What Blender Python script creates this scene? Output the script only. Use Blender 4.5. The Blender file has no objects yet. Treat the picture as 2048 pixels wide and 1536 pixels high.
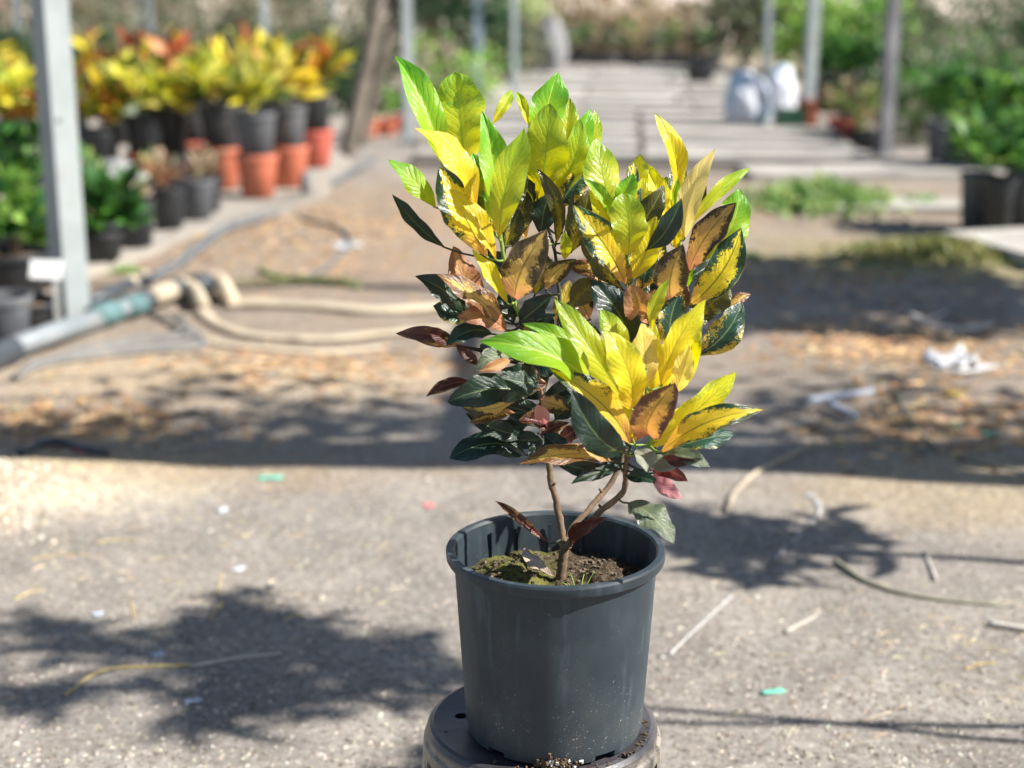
import bpy, bmesh, math, random
import numpy as np
from mathutils import Vector, Matrix, noise as mnoise

random.seed(11); rng = np.random.default_rng(11)
SC = bpy.context.scene
COL = SC.collection
R = math.radians

# ------------------------------------------------------------------ camera
FPX, PITCH, CAMH = 3078.0, R(14.7), 1.25
cd = bpy.data.cameras.new('camera'); cam = bpy.data.objects.new('camera', cd); COL.objects.link(cam)
cam.location = (0, 0, CAMH); cam.rotation_euler = (R(90) - PITCH, 0, 0)
cd.sensor_width = 36.0; cd.lens = FPX / 2048 * 36.0
cd.clip_start = 0.05; cd.clip_end = 800
cd.dof.use_dof = True; cd.dof.focus_distance = 1.93; cd.dof.aperture_fstop = 2.7
SC.camera = cam
# ------------------------------------------------------------------ sky and sun
SUN_EL, SUN_TURN = R(43), R(12)          # sun stands to the right, a little to the camera's side
sdir = Vector((math.cos(SUN_TURN) * math.cos(SUN_EL), -math.sin(SUN_TURN) * math.cos(SUN_EL), math.sin(SUN_EL)))
w = bpy.data.worlds.new('World'); SC.world = w; w.use_nodes = True
nt = w.node_tree; bg = nt.nodes['Background']
sk = nt.nodes.new('ShaderNodeTexSky'); sk.sky_type = 'NISHITA'; sk.sun_disc = False
sk.sun_elevation = SUN_EL; sk.sun_rotation = R(102); sk.air_density = 1.0; sk.dust_density = 0.6
nt.links.new(sk.outputs[0], bg.inputs[0]); bg.inputs[1].default_value = 0.062
sl = bpy.data.lights.new('sun', 'SUN'); sl.energy = 5.0; sl.angle = R(0.53); sl.color = (1.0, 0.955, 0.885)
sun = bpy.data.objects.new('sun', sl); COL.objects.link(sun)
sun.rotation_euler = sdir.to_track_quat('Z', 'Y').to_euler(); sun.location = sdir * 30
vs = SC.view_settings; vs.view_transform = 'Standard'; vs.look = 'None'; vs.exposure = 1.12; vs.gamma = 1.0
vs.use_curve_mapping = False
SC.render.engine = 'CYCLES'
SC.cycles.max_bounces = 8; SC.cycles.transparent_max_bounces = 8

# ------------------------------------------------------------------ helpers
def ray(px, py):
    xc, yc = (px - 1024) / FPX, (py - 768) / FPX
    return Vector((xc, math.cos(PITCH) - yc * math.sin(PITCH), -(math.sin(PITCH) + yc * math.cos(PITCH))))
def at(px, py, Y):                      # point of the place on the vertical plane at depth Y
    d = ray(px, py); d = d * (Y / d.y)
    return Vector((0, 0, CAMH)) + d
def gp(px, py):                         # point on the ground
    d = ray(px, py); d = d * (CAMH / -d.z)
    v = Vector((0, 0, CAMH)) + d
    return Vector((v.x, v.y, 0))
def sm(a, b, x):
    t = np.clip((x - a) / (b - a), 0, 1); return t * t * (3 - 2 * t)

def tag(o, label=None, cat=None, group=None, kind=None):
    if label: o['label'] = label
    if cat: o['category'] = cat
    if group: o['group'] = group
    if kind: o['kind'] = kind
    return o
def empty(name, loc=(0, 0, 0), rz=0):
    o = bpy.data.objects.new(name, None); COL.objects.link(o); o.location = loc; o.rotation_euler = (0, 0, rz)
    o.empty_display_size = .05
    return o
def mesh_obj(name, verts, faces, mat, parent=None, smooth=True, loc=None, uv=None, col=None):
    me = bpy.data.meshes.new(name)
    me.from_pydata([tuple(v) for v in verts], [], [tuple(f) for f in faces])
    if smooth: me.shade_smooth()
    for m in (mat if isinstance(mat, (list, tuple)) else [mat]): me.materials.append(m)
    if uv is not None:
        l = me.uv_layers.new(name='UVMap'); li = np.zeros(len(me.loops), dtype=np.int32)
        me.loops.foreach_get('vertex_index', li)
        l.data.foreach_set('uv', np.asarray(uv, dtype=np.float32)[li].ravel())
    if col is not None:
        a = me.attributes.new('tint', 'FLOAT_COLOR', 'POINT')
        c = np.ones((len(verts), 4), dtype=np.float32); c[:, :3] = col
        a.data.foreach_set('color', c.ravel())
    o = bpy.data.objects.new(name, me); COL.objects.link(o)
    if parent: o.parent = parent
    if loc is not None: o.location = loc
    return o
class MB:
    def __init__(s): s.v = []; s.f = []
    def add(s, v, f):
        n = len(s.v); s.v += [tuple(p) for p in v]; s.f += [tuple(i + n for i in q) for q in f]; return s
    def box(s, c, d, rz=0, jit=0):
        cx, cy, cz = c; a, b, h = d[0] / 2, d[1] / 2, d[2] / 2; cs, sn = math.cos(rz), math.sin(rz); vs_ = []
        for z in (-h, h):
            for x, y in ((-a, -b), (a, -b), (a, b), (-a, b)):
                vs_.append((cx + x * cs - y * sn + random.uniform(-jit, jit), cy + x * sn + y * cs + random.uniform(-jit, jit), cz + z + random.uniform(-jit, jit)))
        return s.add(vs_, [(0, 3, 2, 1), (4, 5, 6, 7), (0, 1, 5, 4), (1, 2, 6, 5), (2, 3, 7, 6), (3, 0, 4, 7)])
    def tube(s, pts, rad, n=8, caps=True, flat=1.0):
        pts = [Vector(p) for p in pts]; k = len(pts)
        rad = rad if isinstance(rad, (list, tuple)) else [rad] * k
        vs_, fs = [], []
        up = Vector((0, 0, 1))
        t0 = (pts[1] - pts[0]).normalized()
        if abs(t0.z) > .9: up = Vector((0, 1, 0))
        for i, p in enumerate(pts):
            t = (pts[min(i + 1, k - 1)] - pts[max(i - 1, 0)]).normalized()
            a = t.cross(up)
            if a.length < 1e-4: a = t.cross(Vector((1, 0, 0)))
            a.normalize(); b = a.cross(t).normalized()
            for j in range(n):
                q = 2 * math.pi * j / n
                vs_.append(p + a * (math.cos(q) * rad[i]) + b * (math.sin(q) * rad[i] * flat))
        for i in range(k - 1):
            for j in range(n):
                fs.append((i * n + j, (i + 1) * n + j, (i + 1) * n + (j + 1) % n, i * n + (j + 1) % n))
        if caps: fs.append(tuple(range(n))); fs.append(tuple((k - 1) * n + j for j in range(n - 1, -1, -1)))
        return s.add(vs_, fs)
    def lathe(s, prof, n=32, closed=False):
        vs_, fs = [], []; k = len(prof)
        for r, z in prof:
            for j in range(n):
                q = 2 * math.pi * j / n; vs_.append((r * math.cos(q), r * math.sin(q), z))
        for i in range(k - 1):
            for j in range(n): fs.append((i * n + j, i * n + (j + 1) % n, (i + 1) * n + (j + 1) % n, (i + 1) * n + j))
        if closed:
            for j in range(n): fs.append(((k - 1) * n + j, (k - 1) * n + (j + 1) % n, (j + 1) % n, j))
        return s.add(vs_, fs)
    def build(s, name, mat, parent=None, smooth=True, **k): return mesh_obj(name, s.v, s.f, mat, parent, smooth, **k)
def sharp(o, ang=35):
    o.data.set_sharp_from_angle(angle=R(ang)); return o
def spline(pts, n=6):
    pts = [Vector(p) for p in pts]; out = []
    for i in range(len(pts) - 1):
        p0 = pts[max(i - 1, 0)]; p1 = pts[i]; p2 = pts[i + 1]; p3 = pts[min(i + 2, len(pts) - 1)]
        for k in range(n):
            t = k / n
            out.append(0.5 * ((2 * p1) + (p2 - p0) * t + (2 * p0 - 5 * p1 + 4 * p2 - p3) * t * t + (3 * p1 - p0 - 3 * p2 + p3) * t ** 3))
    out.append(pts[-1]); return out
def copy_tree(o, parent=None):
    c = o.copy(); COL.objects.link(c)
    if parent: c.parent = parent
    for ch in list(o.children): copy_tree(ch, c)
    return c

# ------------------------------------------------------------------ node helpers
class NT:
    def __init__(s, name):
        s.m = bpy.data.materials.new(name); s.m.use_nodes = True; s.t = s.m.node_tree
        s.t.nodes.clear(); s.out = s.t.nodes.new('ShaderNodeOutputMaterial')
    def n(s, typ, **k):
        nd = s.t.nodes.new('ShaderNode' + typ)
        for a, b in k.items(): setattr(nd, a, b)
        return nd
    def put(s, sock, v):
        if isinstance(v, bpy.types.NodeSocket): s.t.links.new(v, sock)
        elif v is not None:
            try: sock.default_value = v
            except Exception: sock.default_value = (*v, 1)
    def math(s, op, a, b=None, c=None, clamp=False):
        nd = s.n('Math', operation=op); nd.use_clamp = clamp
        s.put(nd.inputs[0], a)
        if b is not None: s.put(nd.inputs[1], b)
        if c is not None: s.put(nd.inputs[2], c)
        return nd.outputs[0]
    def ramp(s, x, a, b, lo=0., hi=1.):
        nd = s.n('MapRange', interpolation_type='SMOOTHSTEP'); s.put(nd.inputs[0], x); s.put(nd.inputs[1], a); s.put(nd.inputs[2], b)
        s.put(nd.inputs[3], lo); s.put(nd.inputs[4], hi); return nd.outputs[0]
    def mix(s, f, a, b, mode='MIX'):
        nd = s.n('Mix', data_type='RGBA', blend_type=mode); nd.clamp_factor = True
        s.put(nd.inputs[0], f); s.put(nd.inputs[6], a if isinstance(a, bpy.types.NodeSocket) else (*a, 1)); s.put(nd.inputs[7], b if isinstance(b, bpy.types.NodeSocket) else (*b, 1))
        return nd.outputs[2]
    def noise(s, vec, scale, detail=4, rough=.55, w=None, dist=0.):
        nd = s.n('TexNoise', noise_dimensions='4D' if w is not None else '3D'); s.put(nd.inputs['Vector'], vec)
        if w is not None: s.put(nd.inputs['W'], w)
        s.put(nd.inputs['Scale'], scale); s.put(nd.inputs['Detail'], detail); s.put(nd.inputs['Roughness'], rough); s.put(nd.inputs['Distortion'], dist)
        return nd.outputs[0]
    def vor(s, vec, scale, feature='F1', out=0):
        nd = s.n('TexVoronoi', feature=feature); s.put(nd.inputs['Vector'], vec); s.put(nd.inputs['Scale'], scale); return nd.outputs[out]
    def bump(s, h, strength=.3, dist=.01):
        nd = s.n('Bump'); s.put(nd.inputs['Height'], h); s.put(nd.inputs['Strength'], strength); s.put(nd.inputs['Distance'], dist); return nd.outputs[0]
    def pbsdf(s, col, rough=.6, normal=None, spec=.5, metal=0., coat=0., drough=0.):
        nd = s.n('BsdfPrincipled'); s.put(nd.inputs['Base Color'], col if isinstance(col, bpy.types.NodeSocket) else (*col, 1)); s.put(nd.inputs['Roughness'], rough)
        s.put(nd.inputs['Specular IOR Level'], spec); s.put(nd.inputs['Metallic'], metal); s.put(nd.inputs['Coat Weight'], coat); nd.inputs['Coat Roughness'].default_value = .2
        if drough and 'Diffuse Roughness' in nd.inputs: nd.inputs['Diffuse Roughness'].default_value = drough
        if normal is not None: s.put(nd.inputs['Normal'], normal)
        return nd.outputs[0]
    def done(s, sh): s.t.links.new(sh, s.out.inputs[0]); return s.m
    def obj(s): return s.n('TexCoord').outputs['Object']
    def rnd(s): return s.n('ObjectInfo').outputs['Random']

def simple(name, col, rough=.6, var=.25, scale=20, bump=.15, spec=.4, metal=0., dirt=None, dist=.004):
    t = NT(name); o = t.obj(); w_ = t.math('MULTIPLY', t.rnd(), 37)
    a = t.noise(o, scale, 5, .6, w_); b = t.noise(o, scale * .25, 3, .5, w_)
    f = t.math('ADD', t.math('MULTIPLY', a, .5), t.math('MULTIPLY', b, .5))
    dark = tuple(c * (1 - var) for c in col); lite = tuple(min(1, c * (1 + var)) for c in col)
    c = t.mix(t.ramp(f, .3, .7), dark, lite)
    if dirt: c = t.mix(t.ramp(t.noise(o, scale * .5, 6, .65, w_), .52, .75), c, dirt)
    return t.done(t.pbsdf(c, rough, t.bump(a, bump, dist), spec, metal))
def foliage_mat(name, transl=.4, rough=.45):
    t = NT(name); at_ = t.n('Attribute', attribute_name='tint'); c = at_.outputs['Color']
    hsv = t.n('HueSaturation'); t.put(hsv.inputs['Color'], c); t.put(hsv.inputs['Value'], t.math('MULTIPLY_ADD', t.rnd(), .3, .85))
    c = hsv.outputs[0]
    tr = t.n('BsdfTranslucent'); t.put(tr.inputs[0], c)
    mx = t.n('MixShader'); t.put(mx.inputs[0], transl); t.t.links.new(t.pbsdf(c, rough, None, .4), mx.inputs[1]); t.t.links.new(tr.outputs[0], mx.inputs[2])
    return t.done(mx.outputs[0])
FOL = foliage_mat('foliage_leaves')
# ================================================================== GROUND
MOUNDS = [(gp(430, 770), .95, .42, .055), (gp(20, 985), .42, .28, .06), (gp(1900, 770), .8, .35, .05),
          (gp(1900, 520), .8, .6, .05), (gp(620, 480), 1.2, .9, .05), (gp(1250, 395), 1.6, .45, .04)]
def gz(x, y):
    z = 0.010 * mnoise.noise(Vector((x * .9, y * .9, 3.1))) + .005 * mnoise.noise(Vector((x * 4, y * 4, 7.7))) + .0025 * mnoise.noise(Vector((x * 13, y * 13, 1.7)))
    z += (.022 * mnoise.noise(Vector((x * 1.1, y * 2.3, 4.4))) + .012 * mnoise.noise(Vector((x * 3.1, y * 5.7, 6.4)))) * max(0., min(1., (y - 4.3) / .8))
    z *= max(0., min(1., (9.5 - abs(y - 1.0)) / 2.))
    for c, rx, ry, h in MOUNDS:
        d = ((x - c.x) / rx) ** 2 + ((y - c.y) / ry) ** 2
        if d < 4: z += h * math.exp(-d * 1.6)
    return z
def gpz(px, py, dz=0):
    p = gp(px, py); return Vector((p.x, p.y, gz(p.x, p.y) + dz))

def ground_material():
    t = NT('nursery_ground'); o = t.obj()
    sep = t.n('SeparateXYZ'); t.put(sep.inputs[0], o); X, Y = sep.outputs[0], sep.outputs[1]
    big = t.noise(o, .9, 5, .6); mid = t.noise(o, 5, 6, .65); fine = t.noise(o, 55, 6, .7); grit = t.noise(o, 170, 3, .7)
    c = t.mix(t.ramp(mid, .3, .72), (.190, .172, .155), (.300, .272, .242))
    c = t.mix(t.math('MULTIPLY', t.ramp(big, .4, .68), .6), c, (.345, .305, .26))
    def zone(c, p, rx, ry, col, amt=1., edge=.5):
        dx = t.math('DIVIDE', t.math('SUBTRACT', X, p.x), rx); dy = t.math('DIVIDE', t.math('SUBTRACT', Y, p.y), ry)
        d = t.math('SQRT', t.math('ADD', t.math('MULTIPLY', dx, dx), t.math('MULTIPLY', dy, dy)))
        d = t.math('ADD', d, t.math('MULTIPLY', t.math('SUBTRACT', mid, .5), 1.3))
        m = t.math('MULTIPLY', t.ramp(d, 1 - edge, 1 + edge, 1., 0.), amt)
        return t.mix(m, c, col)
    c = zone(c, gp(560, 500), 1.9, 1.8, (.27, .195, .135), .75)
    c = zone(c, gp(700, 700), 1.6, .6, (.26, .20, .145), .65)
    c = zone(c, gp(400, 770), .8, .36, (.45, .345, .23), .9)
    c = zone(c, gp(60, 860), .8, .3, (.22, .18, .14), .6)
    c = zone(c, gp(20, 985), .42, .25, (.54, .47, .36), .95)
    c = zone(c, gp(120, 930), .9, .22, (.34, .24, .14), .6)
    c = zone(c, gp(1950, 740), .9, .9, (.23, .18, .135), .7)
    c = zone(c, gp(1300, 420), 3.2, 1.7, (.27, .205, .145), .7)
    c = zone(c, gp(1980, 975), .5, .3, (.36, .28, .18), .7)
    c = zone(c, gp(1900, 520), .9, .6, (.26, .23, .09), .75)
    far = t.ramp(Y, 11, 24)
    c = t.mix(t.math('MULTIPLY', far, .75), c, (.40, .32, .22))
    stain = t.noise(o, 2.1, 5, .7, None, 1.2); c = t.mix(t.ramp(stain, .52, .66, 0., .45), c, (.13, .115, .10)); vc = t.vor(o, 3.3, 'DISTANCE_TO_EDGE'); c = t.mix(t.math('MULTIPLY', t.ramp(vc, .0, .02, 1., 0.), t.ramp(mid, .5, .62, 0., .35)), c, (.10, .085, .07))
    c = t.mix(t.ramp(fine, .50, .64, 0., .75), c, (.13, .105, .085))
    c = t.mix(t.ramp(fine, .34, .46, .65, 0.), c, (.47, .43, .37))
    c = t.mix(t.ramp(grit, .56, .68, 0., .55), c, (.10, .085, .07))
    c = t.mix(t.ramp(grit, .30, .40, .6, 0.), c, (.52, .48, .43))
    h = t.math('ADD', t.math('MULTIPLY', fine, .6), t.math('MULTIPLY', grit, .5))
    return t.done(t.pbsdf(c, .95, t.bump(h, .55, .012), .15))
M_GROUND = ground_material()
def axis(lo, f0, f1, hi, step):
    a = list(np.arange(f0, f1, step)); s = step; x = f0; L = []
    while x > lo: s *= 1.28; x -= s; L.append(x)
    b = []; s = step; x = a[-1]
    while x < hi: s *= 1.28; x += s; b.append(x)
    return L[::-1] + a + b
xs = axis(-220, -3.2, 3.6, 220, .05); ys = axis(-120, 1.6, 9.5, 420, .05)
V = [(x, y, gz(x, y)) for y in ys for x in xs]; nx = len(xs)
F = [(j * nx + i, j * nx + i + 1, (j + 1) * nx + i + 1, (j + 1) * nx + i) for j in range(len(ys) - 1) for i in range(nx - 1)]
tag(mesh_obj('ground', V, F, M_GROUND), kind='structure')

# dry hillside behind the nursery
def hill_material():
    t = NT('dry_hillside'); o = t.obj(); a = t.noise(o, .35, 6, .65); b = t.noise(o, 2.2, 6, .7)
    c = t.mix(t.ramp(a, .35, .65), (.62, .52, .42), (.74, .64, .58))
    c = t.mix(t.ramp(b, .5, .68, 0., .8), c, (.15, .15, .07))
    c = t.mix(t.ramp(b, .3, .42, .5, 0.), c, (.55, .47, .40))
    return t.done(t.pbsdf(c, .95, t.bump(b, .6, .2), .1))
V, F = [], []; NX, NY = 90, 24
for j in range(NY):
    for i in range(NX):
        x = -90 + 180 * i / (NX - 1); v = j / (NY - 1); y = 30 + 90 * v + 3 * mnoise.noise(Vector((x * .06, 0, 2)))
        z = -1.0 + 26 * (v ** .75) + 2.2 * v * mnoise.noise(Vector((x * .07, v * 4, 5))) + .5 * mnoise.noise(Vector((x * .4, v * 14, 9)))
        V.append((x, y, z))
F = [(j * NX + i, j * NX + i + 1, (j + 1) * NX + i + 1, (j + 1) * NX + i) for j in range(NY - 1) for i in range(NX - 1)]
tag(mesh_obj('hill', V, F, hill_material()), kind='structure')

# slab path leading away
M_SLAB = simple('weathered_concrete', (.34, .32, .29), .9, .35, 3.5, .3, .2, dirt=(.15, .125, .1))
M_SLAB2 = simple('pale_concrete', (.40, .38, .345), .9, .3, 3, .3, .2, dirt=(.21, .18, .14))
pa, pb = gp(1285, 345), gp(1270, 141)
bed = MB(); n = 14
def path_c(u):
    return pa.x + (pb.x - pa.x) * u, pa.y + (pb.y - pa.y) * u
pd = (pb - pa).normalized(); pr = Vector((pd.y, -pd.x, 0)); plen = (pb - pa).length
ang = math.atan2(pd.y, pd.x) - math.pi / 2
path = tag(bed.box(((pa.x + pb.x) / 2, (pa.y + pb.y) / 2, .0), (3.3, plen, .03), ang).build('path', simple('path_bed', (.16, .14, .12), .95, .3, 6, .3, .1), smooth=False), kind='structure')
d = .12
while d < plen - .3:
    dep = random.uniform(.75, 1.1); k = 0; x0 = -1.6
    for wd in random.choice(((1.6, 1.6), (1.05, 1.1, 1.05), (2.0, 1.2))):
        c = pa + pd * (d + dep / 2) + pr * (x0 + wd / 2)
        mb = MB().box((0, 0, 0), (wd - .05, dep - random.uniform(.28, .40), .05), 0, .006)  # wide gaps bare the dark bed in place of shadow stripes
        s_ = mb.build('slab', M_SLAB if random.random() < .6 else M_SLAB2, path, False); s_.location = (c.x, c.y, .035 + random.uniform(0, .02)); s_.rotation_euler = (0, 0, ang + random.uniform(-.01, .01))
        x0 += wd
    d += dep
# paler loose slabs at the right, before the path
def slab_at(px, py, wd, dp, rz, label, h=.06, mat=None):
    p = gp(px, py); o = MB().box((0, 0, h / 2), (wd, dp, h), 0, .01).build('paving_slab', mat or M_SLAB2, smooth=False, loc=(p.x, p.y, gz(p.x, p.y) - .012)); o.rotation_euler.z = rz
    tag(o, label, 'slab'); return o
slab_at(1745, 352, 1.7, .5, .05, 'weathered grey slab on the ground behind the long weeds', mat=M_SLAB)
slab_at(1815, 420, 1.1, .42, .03, 'pale slab between the weeds and the dark pots')
slab_at(2085, 520, .6, .8, .22, 'pale concrete slab beside the yellowing grass patch', .07)

# concrete pad under the rows of crotons
pad = MB(); q = [gp(170, 560), gp(640, 405), gp(700, 330), gp(560, 250), gp(-420, 250), gp(-420, 560)]
vv = [(p.x, p.y, -.05) for p in q] + [(p.x, p.y, .045) for p in q]; m_ = len(q)
pad.add(vv, [tuple(range(m_, 2 * m_))] + [(i, (i + 1) % m_, m_ + (i + 1) % m_, m_ + i) for i in range(m_)])
tag(pad.build('pavement', simple('pad_concrete', (.30, .275, .24), .9, .3, 2.5, .3, .2, dirt=(.30, .23, .16)), smooth=False), kind='structure')
PADZ = .045

# ================================================================== SHADE FRAME
M_GALV = simple('galvanised_steel', (.30, .335, .34), .55, .16, 8, .08, .5, .0, dirt=(.25, .25, .235))
M_GALVD = simple('dull_steel', (.22, .245, .26), .6, .2, 8, .1, .4)
M_NET = simple('shade_band_cloth', (.03, .04, .035), .95, .3, 30, .4, .05)
def post_mesh(wd, h, lip=.012):
    mb = MB(); a = wd / 2        # hollow C section post: web, two flanges and lips
    t_ = .006
    mb.box((0, -a + t_ / 2, h / 2), (wd, t_, h)).box((-a + t_ / 2, 0.0, h / 2), (t_, wd - 2 * t_ - .001, h)).box((a - t_ / 2, 0.0, h / 2), (t_, wd - 2 * t_ - .001, h))
    mb.box((0, a - t_ / 2, h / 2), (wd, t_, h))
    return mb
def post(px, py, wd, h, label, rz=.35, mat=None, group=None, lean=(0, 0), foot=True, bolts=False):
    p = gp(px, py); e = empty('galvanised_post', (p.x, p.y, gz(p.x, p.y) - .03), rz)
    e.rotation_euler = (lean[0], lean[1], rz)
    post_mesh(wd, h).build('shaft', mat or M_GALV, e, False)
    if foot: MB().box((0, 0, .045), (wd * 1.6, wd * 1.6, .03), 0, .004).build('foot_plate', M_GALVD, e, False)
    if bolts:
        for zz in (.8, 1.6, 2.4): MB().tube([(-.02, -wd / 2 - .008, zz), (-.02, -wd / 2 + .001, zz)], .009, 6).build('bolt', M_GALVD, e, False)
    tag(e, label, 'post', group); return e
P0 = post(146, 652, .098, 3.2, 'thick pale square steel post beside the grey water pipe', .80, bolts=True)
fp = gp(146, 652)
# out-of-view rest of the frame; its cloth strip is added for the shade band
fr = empty('shade_canopy', (0, 0, 0))
HB = 3.2
for x, y in ((-2.75, 3.37), (3.3, 3.37), (6.3, 3.37), (3.9, fp.y)):
    mb = post_mesh(.11, HB); o = mb.build('frame_post', M_GALV, fr, False); o.location = (x, y, -.02)
MB().box(((-2.75 + 6.3) / 2, 3.37, HB + .03), (9.25, .08, .07)).build('beam', M_GALV, fr, False)
MB().box(((fp.x + 3.9) / 2, fp.y + .02, HB + .03), (3.9 - fp.x + .2, .07, .07)).build('beam', M_GALV, fr, False)
for x in (-2.75, 3.3):
    y1 = fp.y if x > 0 else fp.y; MB().box((x, (3.37 + y1) / 2, HB + .10), (.05, y1 - 3.37 + .1, .06)).build('side_rail', M_GALV, fr, False)
V, F = [], []; n = 180
for i in range(n + 1):
    x = -2.7 + 8.95 * i / n; e1 = .15 + .03 * mnoise.noise(Vector((x * 2, 0, 0))); e2 = .07 + .05 * mnoise.noise(Vector((x * 3.1, 5, 0))) + .05 * mnoise.noise(Vector((x * 9, 5, 0)))
    for k in range(9):
        u = k / 8; V.append((x, 3.37 - .13 - e1 + (e1 + e2) * u + .10, HB + .069 - .22 * (abs(u - .5) * 2) ** 1.6 * (.6 + .5 * mnoise.noise(Vector((x * 2.3, u * 3, 2)))) + .012))
F = [(i * 9 + k, i * 9 + k + 1, (i + 1) * 9 + k + 1, (i + 1) * 9 + k) for i in range(n) for k in range(8)]
o = mesh_obj('shade_band_cloth', V, F, M_NET, fr); md = o.modifiers.new('thick', 'SOLIDIFY'); md.thickness = .006
tag(fr, 'unseen steel canopy with a black cloth strip and a vine added to shade the ground', 'canopy')

# ================================================================== PLANT BUILDERS
def leaf_cloud(P, D, L, W, col, bend=.25, up=None):
    """many small folded leaves: base points P, directions D, lengths L, widths W, colours col"""
    n = len(P); D = D / np.linalg.norm(D, axis=1, keepdims=True)
    ref = rng.normal(size=(n, 3)) * .7 + np.array([0, 0, 1.0])
    S = np.cross(D, ref); S /= np.linalg.norm(S, axis=1, keepdims=True) + 1e-9
    N = np.cross(S, D)
    L = np.asarray(L).reshape(-1, 1) * np.ones((n, 1)); W = np.asarray(W).reshape(-1, 1) * np.ones((n, 1))
    m1 = P + D * L * .45 + N * L * bend * .4; tip = P + D * L - N * L * bend * .35
    l = P + D * L * .42 + S * W * .5 + N * L * bend * .55; r = P + D * L * .42 - S * W * .5 + N * L * bend * .55
    l2 = P + D * L * .75 + S * W * .34 + N * L * bend * .2; r2 = P + D * L * .75 - S * W * .34 + N * L * bend * .2
    V = np.stack([P, l, m1, r, l2, r2, tip], 1).reshape(-1, 3)
    b = (np.arange(n) * 7)[:, None]
    F = np.concatenate([b + np.array([[0, 2, 1]]), b + np.array([[0, 3, 2]]), b + np.array([[1, 2, 4]]), b + np.array([[2, 3, 5]]), b + np.array([[2, 5, 4]]), b + np.array([[4, 5, 6]])], 0)
    C = np.repeat(col, 7, axis=0)
    return V, F, C
def foliage(name, P, D, L, W, col, parent, bend=.25, mat=None):
    V, F, C = leaf_cloud(P, D, L, W, col, bend)
    me = bpy.data.meshes.new(name); me.vertices.add(len(V)); me.vertices.foreach_set('co', V.astype(np.float32).ravel())
    me.loops.add(F.size); me.loops.foreach_set('vertex_index', F.astype(np.int32).ravel())
    me.polygons.add(len(F)); me.polygons.foreach_set('loop_start', np.arange(0, F.size, 3, dtype=np.int32)); me.update(calc_edges=True)
    a = me.attributes.new('tint', 'FLOAT_COLOR', 'POINT'); c = np.ones((len(V), 4), dtype=np.float32); c[:, :3] = C; a.data.foreach_set('color', c.ravel())
    me.materials.append(mat or FOL); me.shade_smooth()
    o = bpy.data.objects.new(name, me); COL.objects.link(o); o['kind'] = 'stuff'
    if parent: o.parent = parent
    return o
def pal(n, cols, wts, var=.25):
    c = np.array(cols)[rng.choice(len(cols), n, p=np.array(wts) / sum(wts))]
    return np.clip(c * (1 + rng.uniform(-var, var, (n, 1))) * (1 + rng.uniform(-.08, .08, (n, 3))), 0, 1)
GREEN = ([(.05, .16, .035), (.09, .25, .04), (.03, .09, .03), (.16, .33, .06)], [3, 3, 2, 1.3])
LIME = ([(.27, .48, .09), (.42, .60, .14), (.12, .27, .05)], [3, 3, 1.2])
DARK = ([(.03, .08, .03), (.05, .12, .045), (.02, .05, .025)], [3, 2, 2])
OLIVE = ([(.14, .165, .09), (.19, .205, .125), (.085, .11, .06), (.27, .245, .16)], [3, 3, 2, 1.2])
DRY = ([(.48, .37, .25), (.36, .28, .18), (.24, .23, .12), (.58, .47, .34)], [3, 2, 2, 1])
CROT = ([(.78, .60, .03), (.82, .70, .08), (.55, .14, .05), (.68, .30, .05), (.25, .30, .04), (.05, .09, .03), (.30, .04, .03)], [4, 4, 1.2, 1.1, 4.0, 3.0, 1.0])
CROTY = ([(.74, .66, .05), (.80, .76, .16), (.62, .36, .10), (.34, .44, .07), (.07, .11, .03)], [5, 5, .9, 3.4, 2.2])
CROTR = ([(.40, .08, .04), (.52, .20, .07), (.68, .48, .07), (.16, .04, .03), (.12, .16, .04)], [2.6, 2, 2.2, 1.6, 3])
M_BLACK = simple('black_pot_plastic', (.022, .024, .028), .5, .3, 6, .06, .5, dirt=(.09, .085, .08))
M_GREYP = simple('sun_bleached_pot_plastic', (.09, .095, .105), .55, .3, 6, .06, .4, dirt=(.2, .19, .18))
M_ORANGE = simple('orange_pot_plastic', (.50, .145, .08), .6, .2, 6, .06, .45, dirt=(.55, .25, .16))
M_REDP = simple('faded_red_pot_plastic', (.48, .11, .075), .6, .2, 6, .06, .4)
M_SOIL = simple('potting_soil', (.10, .07, .045), .95, .4, 40, .6, .1)
M_BARK = simple('brown_bark', (.20, .14, .09), .9, .35, 30, .5, .2, dirt=(.33, .27, .2))
M_BARKG = simple('grey_bark', (.16, .135, .11), .9, .35, 20, .5, .2, dirt=(.26, .22, .19))
def pot_parts(parent, r, h, mat, z=0, soil=True):
    mb = MB(); b = r * .78
    mb.lathe([(.002, z + .004), (b - .008, z + .004), (b, z + .010), (r * .97, z + h * .86), (r * 1.04, z + h * .865), (r * 1.06, z + h * .99), (r * 1.05, z + h), (r * .98, z + h * .995), (r * .95, z + h * .8), (b * .95, z + .02), (.002, z + .02)], 20)
    o = sharp(mb.build('pot', mat, parent), 50)
    if soil:
        mb = MB(); mb.lathe([(.001, z + h * .86), (r * .5, z + h * .855), (r * .948, z + h * .84)], 20); mb.build('soil', M_SOIL, parent)
    return o
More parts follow.
